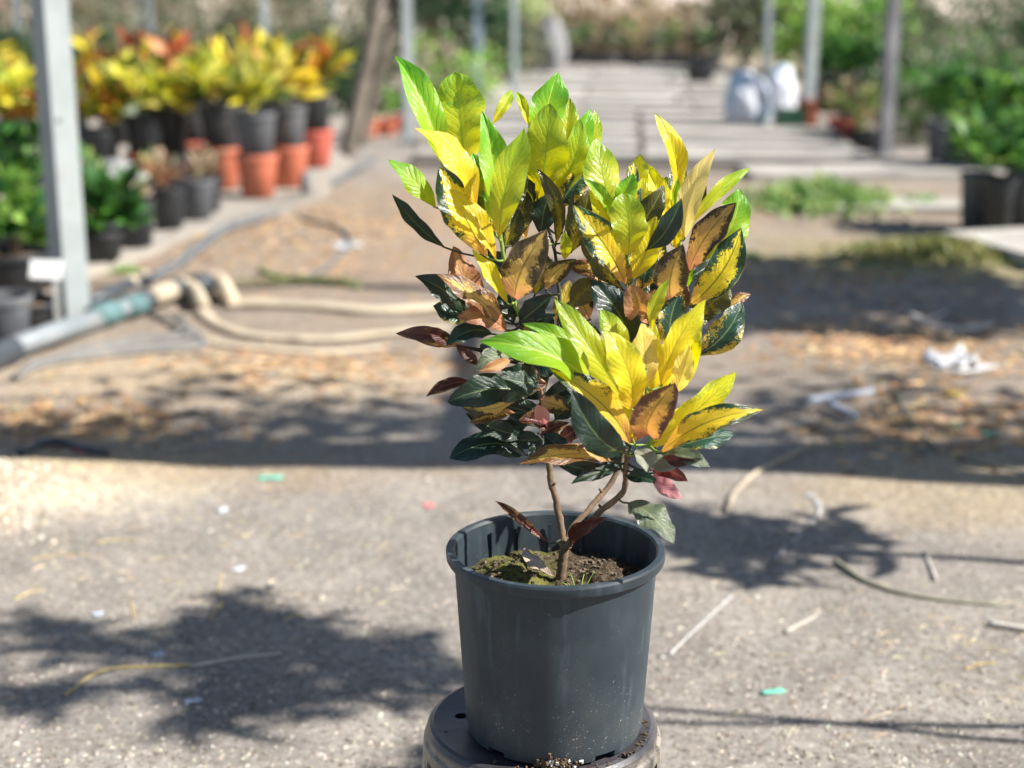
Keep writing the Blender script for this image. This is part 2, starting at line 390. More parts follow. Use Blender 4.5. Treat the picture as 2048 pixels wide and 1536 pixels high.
def rosette_leaves(n, top, hgt, spread, L, palette, ups=.9):
    """leaves on a few upright shoots, spreading outward and up"""
    ns = max(3, n // 16); sh = []
    for _ in range(ns):
        a = rng.uniform(0, 2 * math.pi); rr = spread * math.sqrt(rng.uniform(0, 1)) * .62
        sh.append((rr * math.cos(a), rr * math.sin(a), hgt * rng.uniform(.45, .86)))
    sh = np.array(sh); k = rng.integers(0, ns, n)
    f = rng.uniform(.0, 1., n); base = sh[k] * np.stack([.5 + .5 * f, .5 + .5 * f, .35 + .65 * f], 1)
    a = rng.uniform(0, 2 * math.pi, n); el = ups * (.15 + .95 * f) + rng.normal(0, .15, n)
    D = np.stack([np.cos(a) * np.cos(el), np.sin(a) * np.cos(el), np.sin(el)], 1)
    return base + np.array([0, 0, top]), D, rng.uniform(.7, 1.25, n) * L, sh
def potted(name, label, cat, px, py, r, h, mat, fh, spread, n, L, W, palette, z0=None, group=None, zpot=0., bend=.25, ups=.9, stems=True, rz=0):
    p = gp(px, py); zb = PADZ if z0 is None else (gz(p.x, p.y) - .006 if z0 == 'g' else z0)
    e = empty(name, (p.x, p.y, zb + zpot), rz)
    pot_parts(e, r, h, mat)
    P, D, LL, sh = rosette_leaves(n, h * .86, fh, spread, L, palette, ups)
    foliage('foliage', P, D, LL, LL * W, pal(n, *palette), e, bend)
    if stems:
        for q in sh[:4]:
            MB().tube([(q[0] * .3, q[1] * .3, h * .83), (q[0] * .6, q[1] * .6, h * .86 + q[2] * .5), (q[0], q[1], h * .86 + q[2])], [.008, .006, .004], 5).build('stem', M_BARK, e)
    tag(e, label, cat, group); return e
def shrub(name, label, px, py, hgt, rad, n, L, palette, trunk=.03, group=None, mat=M_BARK, base=.15, W=.42, cat='shrub', pos=None, open_=.0, seeds=7):
    p = pos if pos is not None else gp(px, py); e = empty(name, (p.x, p.y, gz(p.x, p.y) - .01))
    cl = []
    for _ in range(seeds):
        a = rng.uniform(0, 2 * math.pi); rr = rad * rng.uniform(.1, .75); zc = hgt * rng.uniform(base + .12, .88)
        cl.append((rr * math.cos(a), rr * math.sin(a), zc, rad * rng.uniform(.35, .62)))
    cl = np.array(cl); k = rng.integers(0, len(cl), n); dv = rng.normal(size=(n, 3)); dv /= np.linalg.norm(dv, axis=1, keepdims=True)
    rr = rng.uniform(.25, 1, (n, 1)) ** .5
    P = cl[k, :3] + dv * rr * cl[k, 3:4] * np.array([1, 1, 1.1]); P[:, 2] = np.clip(P[:, 2], hgt * base * .6, None)
    D = dv + rng.normal(size=(n, 3)) * .5 + np.array([0, 0, .35]); LL = rng.uniform(.6, 1.3, n) * L
    foliage('crown', P, D, LL, LL * W, pal(n, *palette), e)
    for i, c in enumerate(cl):
        pts = spline([(0, 0, 0), (c[0] * .15, c[1] * .15, c[2] * .4), (c[0], c[1], c[2] + c[3] * .4)], 4)
        if i == 0: MB().tube(pts, [trunk * (1 - .7 * j / (len(pts) - 1)) for j in range(len(pts))], 7).build('trunk', mat, e)
        else: MB().tube(pts[2:], [trunk * .5 * (1 - .7 * j / (len(pts) - 3)) for j in range(len(pts) - 2)], 5).build('branch', mat, e)
    tag(e, label, cat, group); return e
def standard_tree(name, label, x, y, h0, h1, rad, n, L, palette, trunk, cat='tree', group=None, ly=0.):
    e = empty(name, (x, y, gz(x, y) - .01))
    pts = [(0, 0, 0), (.01, .0, h0 * .5), (-.01, ly, h0), (0, ly, h1 * .9)]
    MB().tube(spline(pts, 5), [trunk * (1 - .55 * i / 15) for i in range(16)], 7).build('trunk', M_BARKG, e)
    nb = 14; tips = []
    for i in range(nb):
        z = h0 + (h1 - h0) * rng.uniform(0, .8); a = rng.uniform(0, 2 * math.pi); rr = rad * rng.uniform(.5, 1.05)
        tp = (rr * math.cos(a), rr * math.sin(a) + ly, z + rng.uniform(.1, .3)); MB().tube([(0, ly, z), (tp[0] * .5, (tp[1] + ly) * .5, z + .1), tp], [.008, .006, .003], 5).build('branch', M_BARKG, e); tips.append((0, ly, z, *tp))
    tips = np.array(tips); k = rng.integers(0, nb, n); f = rng.uniform(.25, 1.1, (n, 1))
    P = tips[k, :3] * (1 - f) + tips[k, 3:] * f + rng.normal(size=(n, 3)) * .03
    D = (tips[k, 3:] - tips[k, :3]) * 2 + rng.normal(size=(n, 3)) * .5
    LL = rng.uniform(.7, 1.3, n) * L; foliage('crown', P, D, LL, LL * .33, pal(n, *palette), e)
    tag(e, label, cat, group); return e

# unseen vine, added over the cloth to mottle the shade on the ground
nv_ = 2600; q_ = rng.uniform(-2.7, 6.25, nv_); P_ = np.stack([q_, 3.40 + np.abs(rng.normal(0, .34, nv_)) * (1 + .5 * np.sin(q_ * 2.1) + .35 * np.sin(q_ * 5.3 + 1)), HB + .08 + rng.normal(0, .07, nv_)], 1)
foliage('added_vine_leaves', P_, rng.normal(size=(nv_, 3)) * np.array([1, 1, .4]), rng.uniform(.06, .12, nv_), .05, pal(nv_, *GREEN), fr)
for k in range(5):
    MB().tube([(x, 3.42 + .13 * k + .12 * mnoise.noise(Vector((x * 1.1, k * 2.2, 0))), HB + .07 + .02 * mnoise.noise(Vector((x, k, 3)))) for x in np.linspace(-2.7, 6.25, 60)], .008, 5).build('added_vine_stem', M_BARK, fr)
# young trees standing just right of the view; their shadows fall across the ground
standard_tree('young_tree', 'young thin-stemmed tree whose spiky crown shades the ground beside the stool', 2.25, 2.17, 2.05, 3.05, .31, 1100, .09, GREEN, .012, ly=-.17, group='young trees along the right edge')
standard_tree('young_tree', 'slim staked young tree with a tiny crown nearest the stool', 2.3, 2.06, 3.0, 3.35, .12, 60, .12, GREEN, .010, group='young trees along the right edge')
standard_tree('young_tree', 'short young tree with a stouter trunk shading the ground behind the pot', 2.45, 2.92, 1.55, 2.05, .22, 330, .13, GREEN, .022, group='young trees along the right edge')
shrub('shade_tree', 'broad leafy tree right of the dark pots', 0, 0, 4.2, 1.0, 2600, .16, GREEN, .06, base=.5, cat='tree', pos=Vector((4.4, 5.6, 0)), seeds=9)

# ================================================================== LEFT ROWS OF POTS
G_CR = 'crotons in black pots along the left pad'
# orange lower pots with black pots stacked in them
def orange_pot(px, py, r, h, label, mat=M_ORANGE):
    p = gp(px, py); e = empty('orange_pot', (p.x, p.y, PADZ)); pot_parts(e, r, h, mat, soil=False)
    MB().lathe([(.001, h * .9), (r * .93, h * .9)], 20).build('packing', M_SOIL, e)
    tag(e, label, 'pot', 'orange pots under the crotons'); return e
def stacked(px, py, lab_o, lab_c, palette, fh, n, mat=M_BLACK, omat=M_ORANGE, r=.118, sp=.27, oh=.25):
    orange_pot(px, py, r, oh, lab_o, omat)
    potted('potted_croton', lab_c, 'potted plant', px, py, r * .99, .26, mat, fh, sp, int(n * .78), .19, .34, palette, zpot=oh * .9, group=G_CR)
stacked(517, 410, 'bright orange pot at the front corner of the pad', 'yellow croton in a black pot set on the frontmost orange pot', CROTY, .30, 130, M_GREYP)
stacked(446, 392, 'orange pot left of the frontmost orange pot', 'golden croton in the black pot left of the frontmost stacked pair', CROTY, .30, 120)
stacked(580, 388, 'orange pot with a pale sticker behind the frontmost one', 'pinkish and yellow croton in a grey-black pot at the pad corner', CROT, .36, 120, M_GREYP)
stacked(632, 348, 'dull red pot at the far end of the pad', 'dark bushy croton in the black pot on the dull red pot', (CROT[0], [2, 1, 1, 1, 4, 5, 1]), .42, 130, M_BLACK, M_REDP)
for i, (px, py, lab, plt, fh, oh, om) in enumerate([
    (296, 395, 'orange pot half hidden behind the dried seedlings', CROTY, .30, .22, M_ORANGE),
    (386, 372, 'faded red pot behind the orange pots', CROTR, .42, .24, M_REDP)]):
    stacked(px, py, lab, ['bright lemon-yellow croton above the dried seedlings', 'red and orange croton standing behind the golden one'][i], plt, fh, 140, oh=oh, omat=om)
for px, py, lab, plt, fh, zp, n in [
    (205, 400, 'green and yellow croton right behind the thick steel post', (CROT[0], [3, 2, 1, 1, 5, 2, 1]), .32, .10, 130),
    (345, 388, 'yellow croton with a low branch drooping over its black pot', CROTY, .30, .20, 140),
    (118, 395, 'yellow croton with red tips left of the thick steel post', CROT, .34, .12, 120),
    (30, 400, 'golden croton with amber tips far left of the steel post', (CROTY[0], [6, 3, 3, 1, 1]), .36, .14, 150),
    (-60, 400, 'golden croton at the outer end of the front croton row', CROTY, .34, .12, 120)]:
    p = gp(px, py); o = MB().box((0, 0, zp / 2), (.2, .2, zp - .002), .2).build('concrete_block', M_SLAB, smooth=False, loc=(p.x, p.y, PADZ)); tag(o, 'grey block under a front row croton pot', 'block', 'blocks under the front crotons')
    potted('potted_croton', lab, 'potted plant', px, py, .125, .27, M_BLACK, fh, .30, int(n * .78), .19, .34, plt, zpot=zp, group=G_CR)
back = [(40, 300, CROT), (150, 300, CROT), (330, 296, CROT), (425, 292, CROTR), (540, 296, (CROT[0], [3, 2, 1, 1, 4, 2, 0.5])), (625, 292, (CROT[0], [1, 1, .5, .5, 5, 5, .5])), (245, 300, CROTR), (-70, 300, CROT)]
for i, (px, py, plt) in enumerate(back):
    potted('potted_croton', 'mixed yellow and red croton in the back row of the pad', 'potted plant', px, py, .13, .28, M_BLACK, .60, .30, 60, .19, .32, plt, group='back row crotons', zpot=0)
# nearer green plants and pots
potted('potted_shrub', 'lush green shrub with yellow-green young leaves left of the thick steel post', 'potted plant', 30, 600, .15, .2, M_BLACK, .42, .27, 170, .11, .5, (GREEN[0] + LIME[0], GREEN[1] + LIME[1]), 'g', zpot=0)
potted('potted_shrub', 'bright lime-leaved plant in a black pot against the steel post', 'potted plant', 88, 575, .13, .18, M_BLACK, .26, .2, 170, .09, .55, LIME, 'g')
potted('potted_shrub', 'dark glossy green shrub in the black pot behind the lime plant', 'potted plant', 40, 520, .14, .2, M_BLACK, .44, .3, 220, .12, .45, GREEN)
potted('potted_shrub', 'spreading green-leaved plant in a black grow pot right of the steel post', 'potted plant', 205, 540, .105, .13, M_BLACK, .26, .26, 150, .14, .36, GREEN)
potted('potted_seedling', 'wispy green and red seedling in a small grow pot behind the spreading plant', 'potted plant', 180, 492, .10, .14, M_BLACK, .36, .15, 70, .10, .3, ([(.07, .2, .04), (.5, .15, .06), (.2, .3, .06)], [5, 1, 2]))
potted('potted_seedling', 'tall black grow pot with withered brown seedling at the pad edge', 'potted plant', 276, 512, .088, .22, M_BLACK, .14, .12, 40, .09, .3, DRY)
potted('potted_seedling', 'black grow pot with rust-coloured seedling, middle of three', 'potted plant', 340, 475, .088, .21, M_BLACK, .18, .12, 40, .09, .3, ([(.45, .22, .1), (.3, .15, .08), (.15, .2, .06)], [4, 3, 1]))
potted('potted_seedling', 'greyish grow pot with dry brown twigs beside the frontmost orange pot', 'potted plant', 396, 455, .095, .21, M_GREYP, .17, .12, 40, .08, .28, DRY)
potted('potted_seedling', 'slightly smaller black grow pot tucked behind the greyish one', 'potted plant', 418, 440, .08, .2, M_BLACK, .15, .1, 30, .08, .28, DRY)
potted('potted_seedling', 'seedling with cream and pink leaves behind the grow pots', 'potted plant', 310, 440, .085, .17, M_BLACK, .17, .1, 50, .08, .4, ([(.6, .3, .2), (.6, .55, .4), (.2, .3, .1)], [3, 2, 2]))
# empty pots on the bare ground at far left
def empty_pot(px, py, r, h, mat, label, rz=0, fill=.8, tilt=0.):
    p = gp(px, py); e = empty('black_pot', (p.x, p.y, gz(p.x, p.y) - .004), rz); e.rotation_euler = (tilt, 0, rz)
    pot_parts(e, r, h, mat, soil=False)
    MB().lathe([(.001, h * fill + .008), (r * .5, h * fill), (r * .9, h * fill - .006)], 18).build('soil', simple('dry_soil', (.24, .16, .10), .95, .4, 30, .6, .1) if 'dry_soil' not in bpy.data.materials else bpy.data.materials['dry_soil'], e)
    tag(e, label, 'pot'); return e
empty_pot(12, 705, .10, .20, M_GREYP, 'worn grey-black pot standing beside the wide soil-filled one')
empty_pot(70, 664, .105, .12, M_BLACK, 'wide low black pot of dry soil at the steel post')
empty_pot(-75, 690, .11, .2, M_BLACK, 'black pot left of the worn grey-black one')
# pale sack among the pots
def blob(name, c, d, mat, parent=None, seed=0., amp=.18, n=18, fr_=2.4):
    V, F = [], []
    for i in range(n + 1):
        th = math.pi * i / n
        for j in range(2 * n):
            ph = math.pi * j / n; v = Vector((math.sin(th) * math.cos(ph), math.sin(th) * math.sin(ph), math.cos(th)))
            k = 1 + amp * mnoise.noise(v * fr_ + Vector((seed, 0, 0))) + amp * .5 * mnoise.noise(v * fr_ * 3 + Vector((seed, 4, 0)))
            p = Vector((v.x * d[0] * k, v.y * d[1] * k, max(v.z * k, -.72) * d[2])); V.append((p.x + c[0], p.y + c[1], p.z + c[2] + .72 * d[2]))
    m2 = 2 * n; F = [(i * m2 + j, (i + 1) * m2 + j, (i + 1) * m2 + (j + 1) % m2, i * m2 + (j + 1) % m2) for i in range(n) for j in range(m2)]
    return mesh_obj(name, V, F, mat, parent)
M_SACK = simple('pale_woven_sack', (.24, .24, .24), .8, .12, 14, .25, .2)
p = gp(238, 425); tag(blob('sack', (0, 0, 0), (.17, .12, .14), M_SACK, seed=3.), 'slumped pale grey sack among the pots behind the grow pots', 'sack').location = (p.x, p.y, PADZ)

# ------------------------------------------------------------------ poles further back
pole_specs = [
    (817, 288, .075, 3.2, 'pale square pole with small orange pots around its foot', M_GALV),
    (955, 196, .10, 3.2, 'blue-grey pole beside the dark green bush', simple('blue_grey_pole', (.20, .26, .31), .6, .15, 6, .1)),
    (1028, 205, .055, 3.0, 'thin pale pole left of the slab path', M_GALV),
    (1530, 185, .07, 3.2, 'dull grey-green pole behind the white sacks', M_GALVD),
    (1612, 266, .085, 3.4, 'pale leaning pole with an orange sleeve at its foot', M_GALV),
    (1768, 310, .085, 3.4, 'dark shaded pole by the tipped tray of seedlings', simple('shaded_pole', (.15, .15, .165), .7, .35, 5, .2, dirt=(.28, .27, .26))),  # the shade on this pole is put into its dark colour
    (535, 205, .07, 3.0, 'pale thin pole behind the frontmost stacked crotons', M_GALV),
    (308, 200, .07, 3.0, 'pale thin pole behind the lemon-yellow croton', M_GALV),
    (283, 150, .08, 3.0, 'faint pole paired with the one behind the lemon-yellow croton', M_GALVD),
    (48, 200, .07, 3.0, 'blue-topped thin pole far left of the steel post', M_GALVD),
    (668, 150, .07, 3.0, 'faint pale pole among the grey-green hedge', M_GALVD)]
for px, py, wd, h, lab, mt in pole_specs:
    post(px, py, wd, h, lab, .3, mt, 'poles of the growing area', lean=(0, .012 if px == 1612 else 0))
# orange sleeve on pole
p = gp(1612, 266); e = empty('pole_sleeve', (p.x, p.y, .0)); MB().lathe([(.10, .01), (.085, .26), (.095, .265), (.098, .28), (.082, .28), (.092, .015), (.10, .01)], 16).build('sleeve', M_ORANGE, e); tag(e, 'orange plastic sleeve around the foot of the pale leaning pole', 'sleeve')
# leaning trunks
def trunk_leaning(a, b, r0, r1, label, mat=M_BARKG):
    pts = spline([a, (a + b) / 2 + Vector((.03, .02, .05)), b], 5); o = MB().tube(pts, [r0 + (r1 - r0) * i / (len(pts) - 1) for i in range(len(pts))], 8).build('leaning_trunk', mat)
    tag(o, label, 'trunk')
a = gp(690, 312); trunk_leaning(a - Vector((0, 0, .05)), at(775, -120, a.y + .3), .062, .05, 'thick brown leaning trunk behind the far end of the pad', M_BARKG)
a = gp(718, 292); trunk_leaning(a - Vector((0, 0, .05)), at(800, -60, a.y + .2), .04, .03, 'slimmer grey trunk leaning beside the thick brown one')

# ------------------------------------------------------------------ shrubs behind, left
hedge = [(-150, 175, 1.5, .9, OLIVE), (20, 165, 1.6, .95, OLIVE), (180, 168, 1.5, .9, OLIVE), (350, 160, 1.5, .95, OLIVE), (500, 158, 1.4, .9, OLIVE), (640, 168, 1.5, .9, OLIVE)]
for i, (px, py, h, r, pl) in enumerate(hedge):
    shrub('hedge_shrub', 'grey-green shrub of the hedge behind the croton rows', px, py, h * .68, r, 1300, .10, pl, .03, 'hedge behind the croton rows', base=.05)
low = [(90, 215), (215, 208), (400, 205), (560, 208), (690, 222), (-40, 215)]
for px, py in low: shrub('low_shrub', 'low dark green shrub between the crotons and the hedge', px, py, .62, .55, 800, .09, DARK, .02, 'low dark shrubs', base=.02)
DRYO = (DRY[0] + OLIVE[0], DRY[1] + OLIVE[1])
far = [(-200, 95, OLIVE), (20, 92, OLIVE), (200, 90, DRYO), (350, 88, OLIVE), (470, 86, DRYO), (600, 90, OLIVE), (760, 95, OLIVE)]
for px, py, pl in far: shrub('dry_shrub', 'dry brownish shrub far behind the hedge', px, py, 1.25, 1.3, 650, .18, pl, .04, 'dry shrubs far behind', base=.1)
# pink flowers as flowering shrubs
PINK = ([(.65, .10, .22), (.6, .16, .10), (.16, .19, .08), (.2, .2, .1)], [1.2, .7, 4, 4])
for px, py in ((160, 120), (320, 110), (590, 118), (0, 115)): shrub('flowering_shrub', 'shrub dotted with pink and red blossom above the hedge', px, py, 1.55, .9, 700, .12, PINK, .03, 'flowering shrubs above the hedge', base=.45)

# around the pole at centre left
for i, (px, py, lab) in enumerate([(735, 275, 'small plant in an orange pot left of the pale square pole'), (772, 270, 'small lime plant in an orange pot at the pale square pole'), (800, 262, 'small plant in a red pot behind the pale square pole')]):
    potted('small_potted_plant', lab, 'potted plant', px, py, .10, .14, [M_ORANGE, M_ORANGE, M_REDP][i], .26, .2, 90, .11, .35, [OLIVE, LIME, GREEN][i], 'g', stems=False)
shrub('green_bush', 'dark green bush between the square pole and the blue-grey pole', 880, 190, 2.0, .95, 2200, .12, DARK, .05, base=.15)
shrub('green_bush', 'pale olive bush with brown stems left of the blue-grey pole', 760, 195, .8, .7, 1000, .10, OLIVE, .03, base=.1)
shrub('green_bush', 'fresh green bush at the foot of the blue-grey pole', 905, 220, .62, .5, 450, .09, LIME, .02, base=.05)
shrub('green_bush', 'sage green bush right of the blue-grey pole', 1010, 170, .8, .6, 900, .10, OLIVE, .03, base=.05)
shrub('leafy_tree', 'bright green tree behind the thin pale pole', 1060, 125, 1.4, 1.0, 700, .14, LIME, .05, base=.1, cat='tree')
shrub('green_bush', 'mottled brown-green bush left of the path end', 985, 128, .95, 1.0, 500, .14, DRY, .04, base=.1)
shrub('leafy_tree', 'dark tree towering behind the dark green bush', 850, 110, 2.0, 1.2, 1800, .16, DARK, .07, base=.3, cat='tree')

# far end of the path: low black pots and dry growth
for i in range(12):
    px = 1098 + i * 30; potted('small_potted_plant', 'small plant in a black pot in the row closing off the path', 'potted plant', px, 134 + 3 * math.sin(i * 2.1), .15, .2, M_GREYP, .45, .3, 50, .2, .3, [DRY, OLIVE, GREEN][i % 3], 'g', group='row of pots at the path end', stems=False)
for i, px in enumerate((1120, 1190, 1255, 1320, 1390)):
    shrub('dry_shrub', 'pale brown dry bush behind the pots at the path end', px, 104, 0.8 if i % 2 else .55, 1.0, 500, .2, DRY, .04, 'dry bushes at the path end', base=.05)
p = gp(1400, 174); e = empty('black_pot', (p.x, p.y, .06)); pot_parts(e, .19, .24, M_BLACK); tag(e, 'lone black pot standing on the far slabs of the path', 'pot')
p = gp(1100, 150); tag(blob('sack', (0, 0, 0), (.22, .2, .45), M_SACK, seed=9.), 'pale upright sack at the left end of the path', 'sack').location = (p.x, p.y, 0)

# ------------------------------------------------------------------ white sacks, crate
M_WHITE = simple('white_plastic_sack', (.62, .64, .68), .45, .06, 10, .25, .4)
t = NT('printed_sack'); o_ = t.obj(); nn = t.noise(o_, 5, 3, .5)
M_WBLUE = t.done(t.pbsdf(t.mix(t.ramp(nn, .56, .6), (.64, .66, .72), (.32, .52, .66)), .45, t.bump(t.noise(o_, 9, 4), .3, .02), .4))
p = gp(1492, 262); e = empty('plastic_sack', (p.x, p.y, .03), .2); blob('body', (0, 0, 0), (.20, .16, .26), M_WBLUE, e, 2., .22); blob('neck', (-.09, 0, .30), (.08, .07, .10), M_WBLUE, e, 5., .3); tag(e, 'bulging white plastic sack with pale blue print on the path', 'sack')
p = gp(1562, 256); e = empty('plastic_sack', (p.x, p.y + .1, .03), -.2); blob('body', (0, 0, 0), (.13, .12, .30), M_WBLUE, e, 7., .22); blob('neck', (.03, 0, .36), (.06, .05, .08), M_WHITE, e, 8., .3); tag(e, 'taller white sack leaning behind the dark green crate', 'sack')
p = gp(1572, 266); e = empty('green_crate', (p.x, p.y - .14, .045), .08); M_CR = simple('dark_green_plastic', (.02, .07, .04), .5, .2, 8, .1)
MB().box((0, 0, .01), (.2, .16, .02)).build('floor', M_CR, e, False)
for k, zz in enumerate((.05, .10, .15)):
    for s_ in (-1, 1): MB().box((0, s_ * .08, zz), (.2, .012, .036)).build('slat', M_CR, e, False); MB().box((s_ * .1, 0, zz), (.012, .147, .036)).build('slat', M_CR, e, False)
for sx in (-1, 1):
    for sy in (-1, 1): MB().box((sx * .098, sy * .079, .09), (.022, .022, .16)).build('corner', M_CR, e, False)
tag(e, 'dark green slatted crate in front of the white sacks', 'crate')

# ------------------------------------------------------------------ right side
for i, (px, py, h, r) in enumerate([(1490, 150, 1.15, .7), (1560, 140, 1.35, .9), (1650, 150, 1.3, .9), (1725, 160, 1.2, .8), (1590, 108, 1.5, 1.2), (1800, 150, 1.2, .9)]):
    shrub('leafy_shrub', ['pale green shrub at the right edge of the path', 'bright green shrub behind the white sacks', 'bright green shrub left of the dark shaded pole', 'yellow-green shrub right behind the dark shaded pole', 'large green shrub furthest behind the white sacks', 'mid green shrub right of the dark shaded pole'][i], px, py, h, r, 800, .17, [OLIVE, LIME, LIME, LIME, LIME, OLIVE][i], .04, base=.02)
for i, (px, py) in enumerate(((1655, 215), (1700, 222), (1745, 226), (1680, 200))): potted('dark_potted_plant', 'bushy plant in a big dark pot along the far right of the path', 'potted plant', px, py, .2, .3, M_BLACK, .5, .35, 120, .17, .35, GREEN, 'g', group='big dark pots right of the path', stems=False)
for i, (px, py, pm) in enumerate(((1675, 262, M_REDP), (1700, 280, M_REDP), (1722, 290, M_BLACK), (1738, 300, M_BLACK), (1690, 268, M_REDP))):
    potted('small_potted_plant', 'small yellow-green seedling pot beside the dark shaded pole', 'potted plant', px, py, .10, .12, pm, .34, .18, 60, .14, .25, ([(.2, .28, .08), (.35, .35, .12), (.4, .25, .2)], [3, 2, 1]), 'g', group='seedling pots by the weathered pole', stems=False)
for i, (px, py, h) in enumerate([(1830, 190, 1.6), (1900, 205, 1.7), (1980, 200, 1.9), (2060, 205, 1.9), (1940, 165, 2.4), (2050, 160, 2.6), (2130, 205, 1.9)]):
    shrub('hedge_shrub', 'dull grey-olive shrub of the hedge behind the glossy dark pots', px, py, h * .60, .9, 800, .10, OLIVE if i % 3 else DARK, .03, 'hedge behind the glossy pots', base=.08)
for i, (px, py, h) in enumerate([(1820, 285, .55), (1850, 262, .6), (1900, 250, .7), (1990, 240, .7)]): shrub('low_shrub', 'low sage green shrub between the dark shaded pole and the hedge', px, py, h, .5, 800, .09, (OLIVE[0] + GREEN[0], OLIVE[1] + GREEN[1]), .02, 'low sage shrubs', base=.02)
G_R = 'glossy leaved plants in tall black pots at the right'
rows = [(1948, 458, 0), (1992, 470, 0), (2040, 462, 0), (2088, 466, 0), (1905, 338, 1), (1965, 345, 1), (2030, 350, 1), (2090, 350, 1), (1880, 322, 1)]
for i, (px, py, b) in enumerate(rows):
    potted('glossy_potted_plant', 'glossy dark green plant in a tall black pot of the front row' if not b else 'glossy green plant in a black pot of the row behind', 'potted plant', px, py, .085 if not b else .11, .30, M_BLACK if i % 2 else M_GREYP, .40 if not b else .46, .22 if not b else .27, 120, .14, .36, (GREEN[0] + LIME[0][:1], [3, 4, 1.5, 2, 2]), 'g', group=G_R + (', front row' if not b else ', back row'), stems=False, ups=.75)
# ================================================================== STOOL (upturned nursery tub)
PX, PY, PZ = .0555, 1.846, .30            # the potted croton's foot
t = NT('worn_black_tub'); o_ = t.obj(); w1 = t.noise(o_, 9, 6, .65); w2 = t.noise(o_, 60, 5, .7); sp = t.n('SeparateXYZ'); t.put(sp.inputs[0], o_)
c = t.mix(t.ramp(w1, .35, .7), (.030, .028, .032), (.075, .07, .078))
side = t.ramp(sp.outputs[2], .296, .285)
c = t.mix(t.math('MULTIPLY', side, t.ramp(w1, .36, .56)), c, (.25, .22, .18))
c = t.mix(t.math('MULTIPLY', side, t.ramp(w2, .5, .62)), c, (.06, .055, .05))
c = t.mix(t.ramp(w2, .66, .74, 0., .7), c, (.4, .36, .3))
M_TUB = t.done(t.pbsdf(c, t.ramp(w1, .3, .7, .28, .5), t.bump(t.math('ADD', w1, t.math('MULTIPLY', w2, .3)), .25, .006), .5))
ST = empty('upturned_tub', (.040, 1.866, 0))
tr = .150
prof = [(.001, .2995), (tr - .012, .2995), (tr - .006, .3005), (tr - .001, .2985), (tr + .003, .293), (tr + .004, .282), (tr + .0075, .279), (tr + .022, .03), (tr + .028, .028), (tr + .029, .0), (tr + .018, .0), (tr + .014, .03), (tr - .004, .28), (.001, .287)]
tub = MB().lathe(prof, 96, True).build('shell', M_TUB, ST); sharp(tub, 28)
def cut(o, cutters):
    for cu in cutters:
        m = o.modifiers.new('cut', 'BOOLEAN'); m.object = cu; m.operation = 'DIFFERENCE'; m.solver = 'EXACT'
    dg = bpy.context.evaluated_depsgraph_get(); me = bpy.data.meshes.new_from_object(o.evaluated_get(dg)); o.modifiers.clear(); o.data = me
    for cu in cutters: bpy.data.objects.remove(cu)
cs = []
for ang_ in (-104, -76, -50, -22, 6, 60, 130, 200, -132, -158):
    a = R(ang_); cu = MB().box((math.cos(a) * (tr + .012), math.sin(a) * (tr + .012), .215), (.07, .011, .10), a).build('cutter', M_TUB, ST, False); cs.append(cu)
for hx, hy, hr in ((-.108, .010, .0085), (.09, .09, .008), (.10, -.10, .007), (-.02, .125, .008), (-.126, -.035, .0022), (-.085, .055, .002)):
    b_ = MB(); b_.tube([(hx, hy, .27), (hx, hy, .32)], hr, 16); cs.append(b_.build('cutter', M_TUB, ST, False))
bpy.context.view_layer.update(); cut(tub, cs)
tag(ST, 'upturned worn black plastic tub with slotted sides serving as a stand', 'stool')

# ================================================================== POTTED CROTON
HERO = empty('potted_croton', (PX, PY, PZ)); tag(HERO, 'variegated yellow and green croton in a dark grey pot on the upturned tub', 'potted plant')
def H(v): return Vector(v) - Vector((PX, PY, PZ))      # into the thing's own space
# --- pot
t = NT('slate_grey_pot_plastic'); o_ = t.obj(); sp = t.n('SeparateXYZ'); t.put(sp.inputs[0], o_)
mp = t.n('Mapping'); t.put(mp.inputs[0], o_); mp.inputs['Scale'].default_value = (1, 1, .18)
st = t.noise(mp.outputs[0], 38, 5, .6); a = t.noise(o_, 12, 6, .6); fine = t.noise(o_, 300, 3, .6); spk = t.noise(o_, 380, 3, .6); cl = t.noise(o_, 22, 3, .5)
c = t.mix(t.ramp(a, .35, .68), (.023, .036, .045), (.040, .056, .066))
c = t.mix(t.ramp(st, .52, .72, 0., .8), c, (.075, .10, .115))
low = t.ramp(sp.outputs[2], .16, .02)
c = t.mix(t.math('MULTIPLY', t.ramp(a, .5, .7), t.math('MULTIPLY', low, .35)), c, (.07, .065, .055))
dust = t.math('MULTIPLY', t.ramp(spk, .66, .69), t.math('MULTIPLY', t.ramp(cl, .42, .62), t.math('MULTIPLY_ADD', low, .8, .2)))
c = t.mix(dust, c, (.55, .49, .36))
M_POT = t.done(t.pbsdf(c, t.ramp(st, .3, .7, .42, .6), t.bump(t.math('ADD', t.math('MULTIPLY', st, .5), t.math('MULTIPLY', fine, .2)), .08, .003), .45, drough=1.0))
rb, rt_, ht = .1135, .130, .2515
prof = [(.001, .004), (rb - .014, .004), (rb - .006, .001), (rb - .001, .004), (rb + .0012, .012), (rb + .0022, .020), (rt_ - .0012, ht - .028), (rt_ + .000, ht - .0165),
        (rt_ + .0075, ht - .0150), (rt_ + .0092, ht - .012), (rt_ + .0100, ht - .003), (rt_ + .0085, ht), (rt_ + .0010, ht), (rt_ - .0018, ht - .003), (rt_ - .0034, ht - .02), (rb - .002, .02), (rb - .014, .010), (.001, .010)]
potm = MB().lathe(prof, 128, True).build('pot', M_POT, HERO); sharp(potm, 25)
cs = []
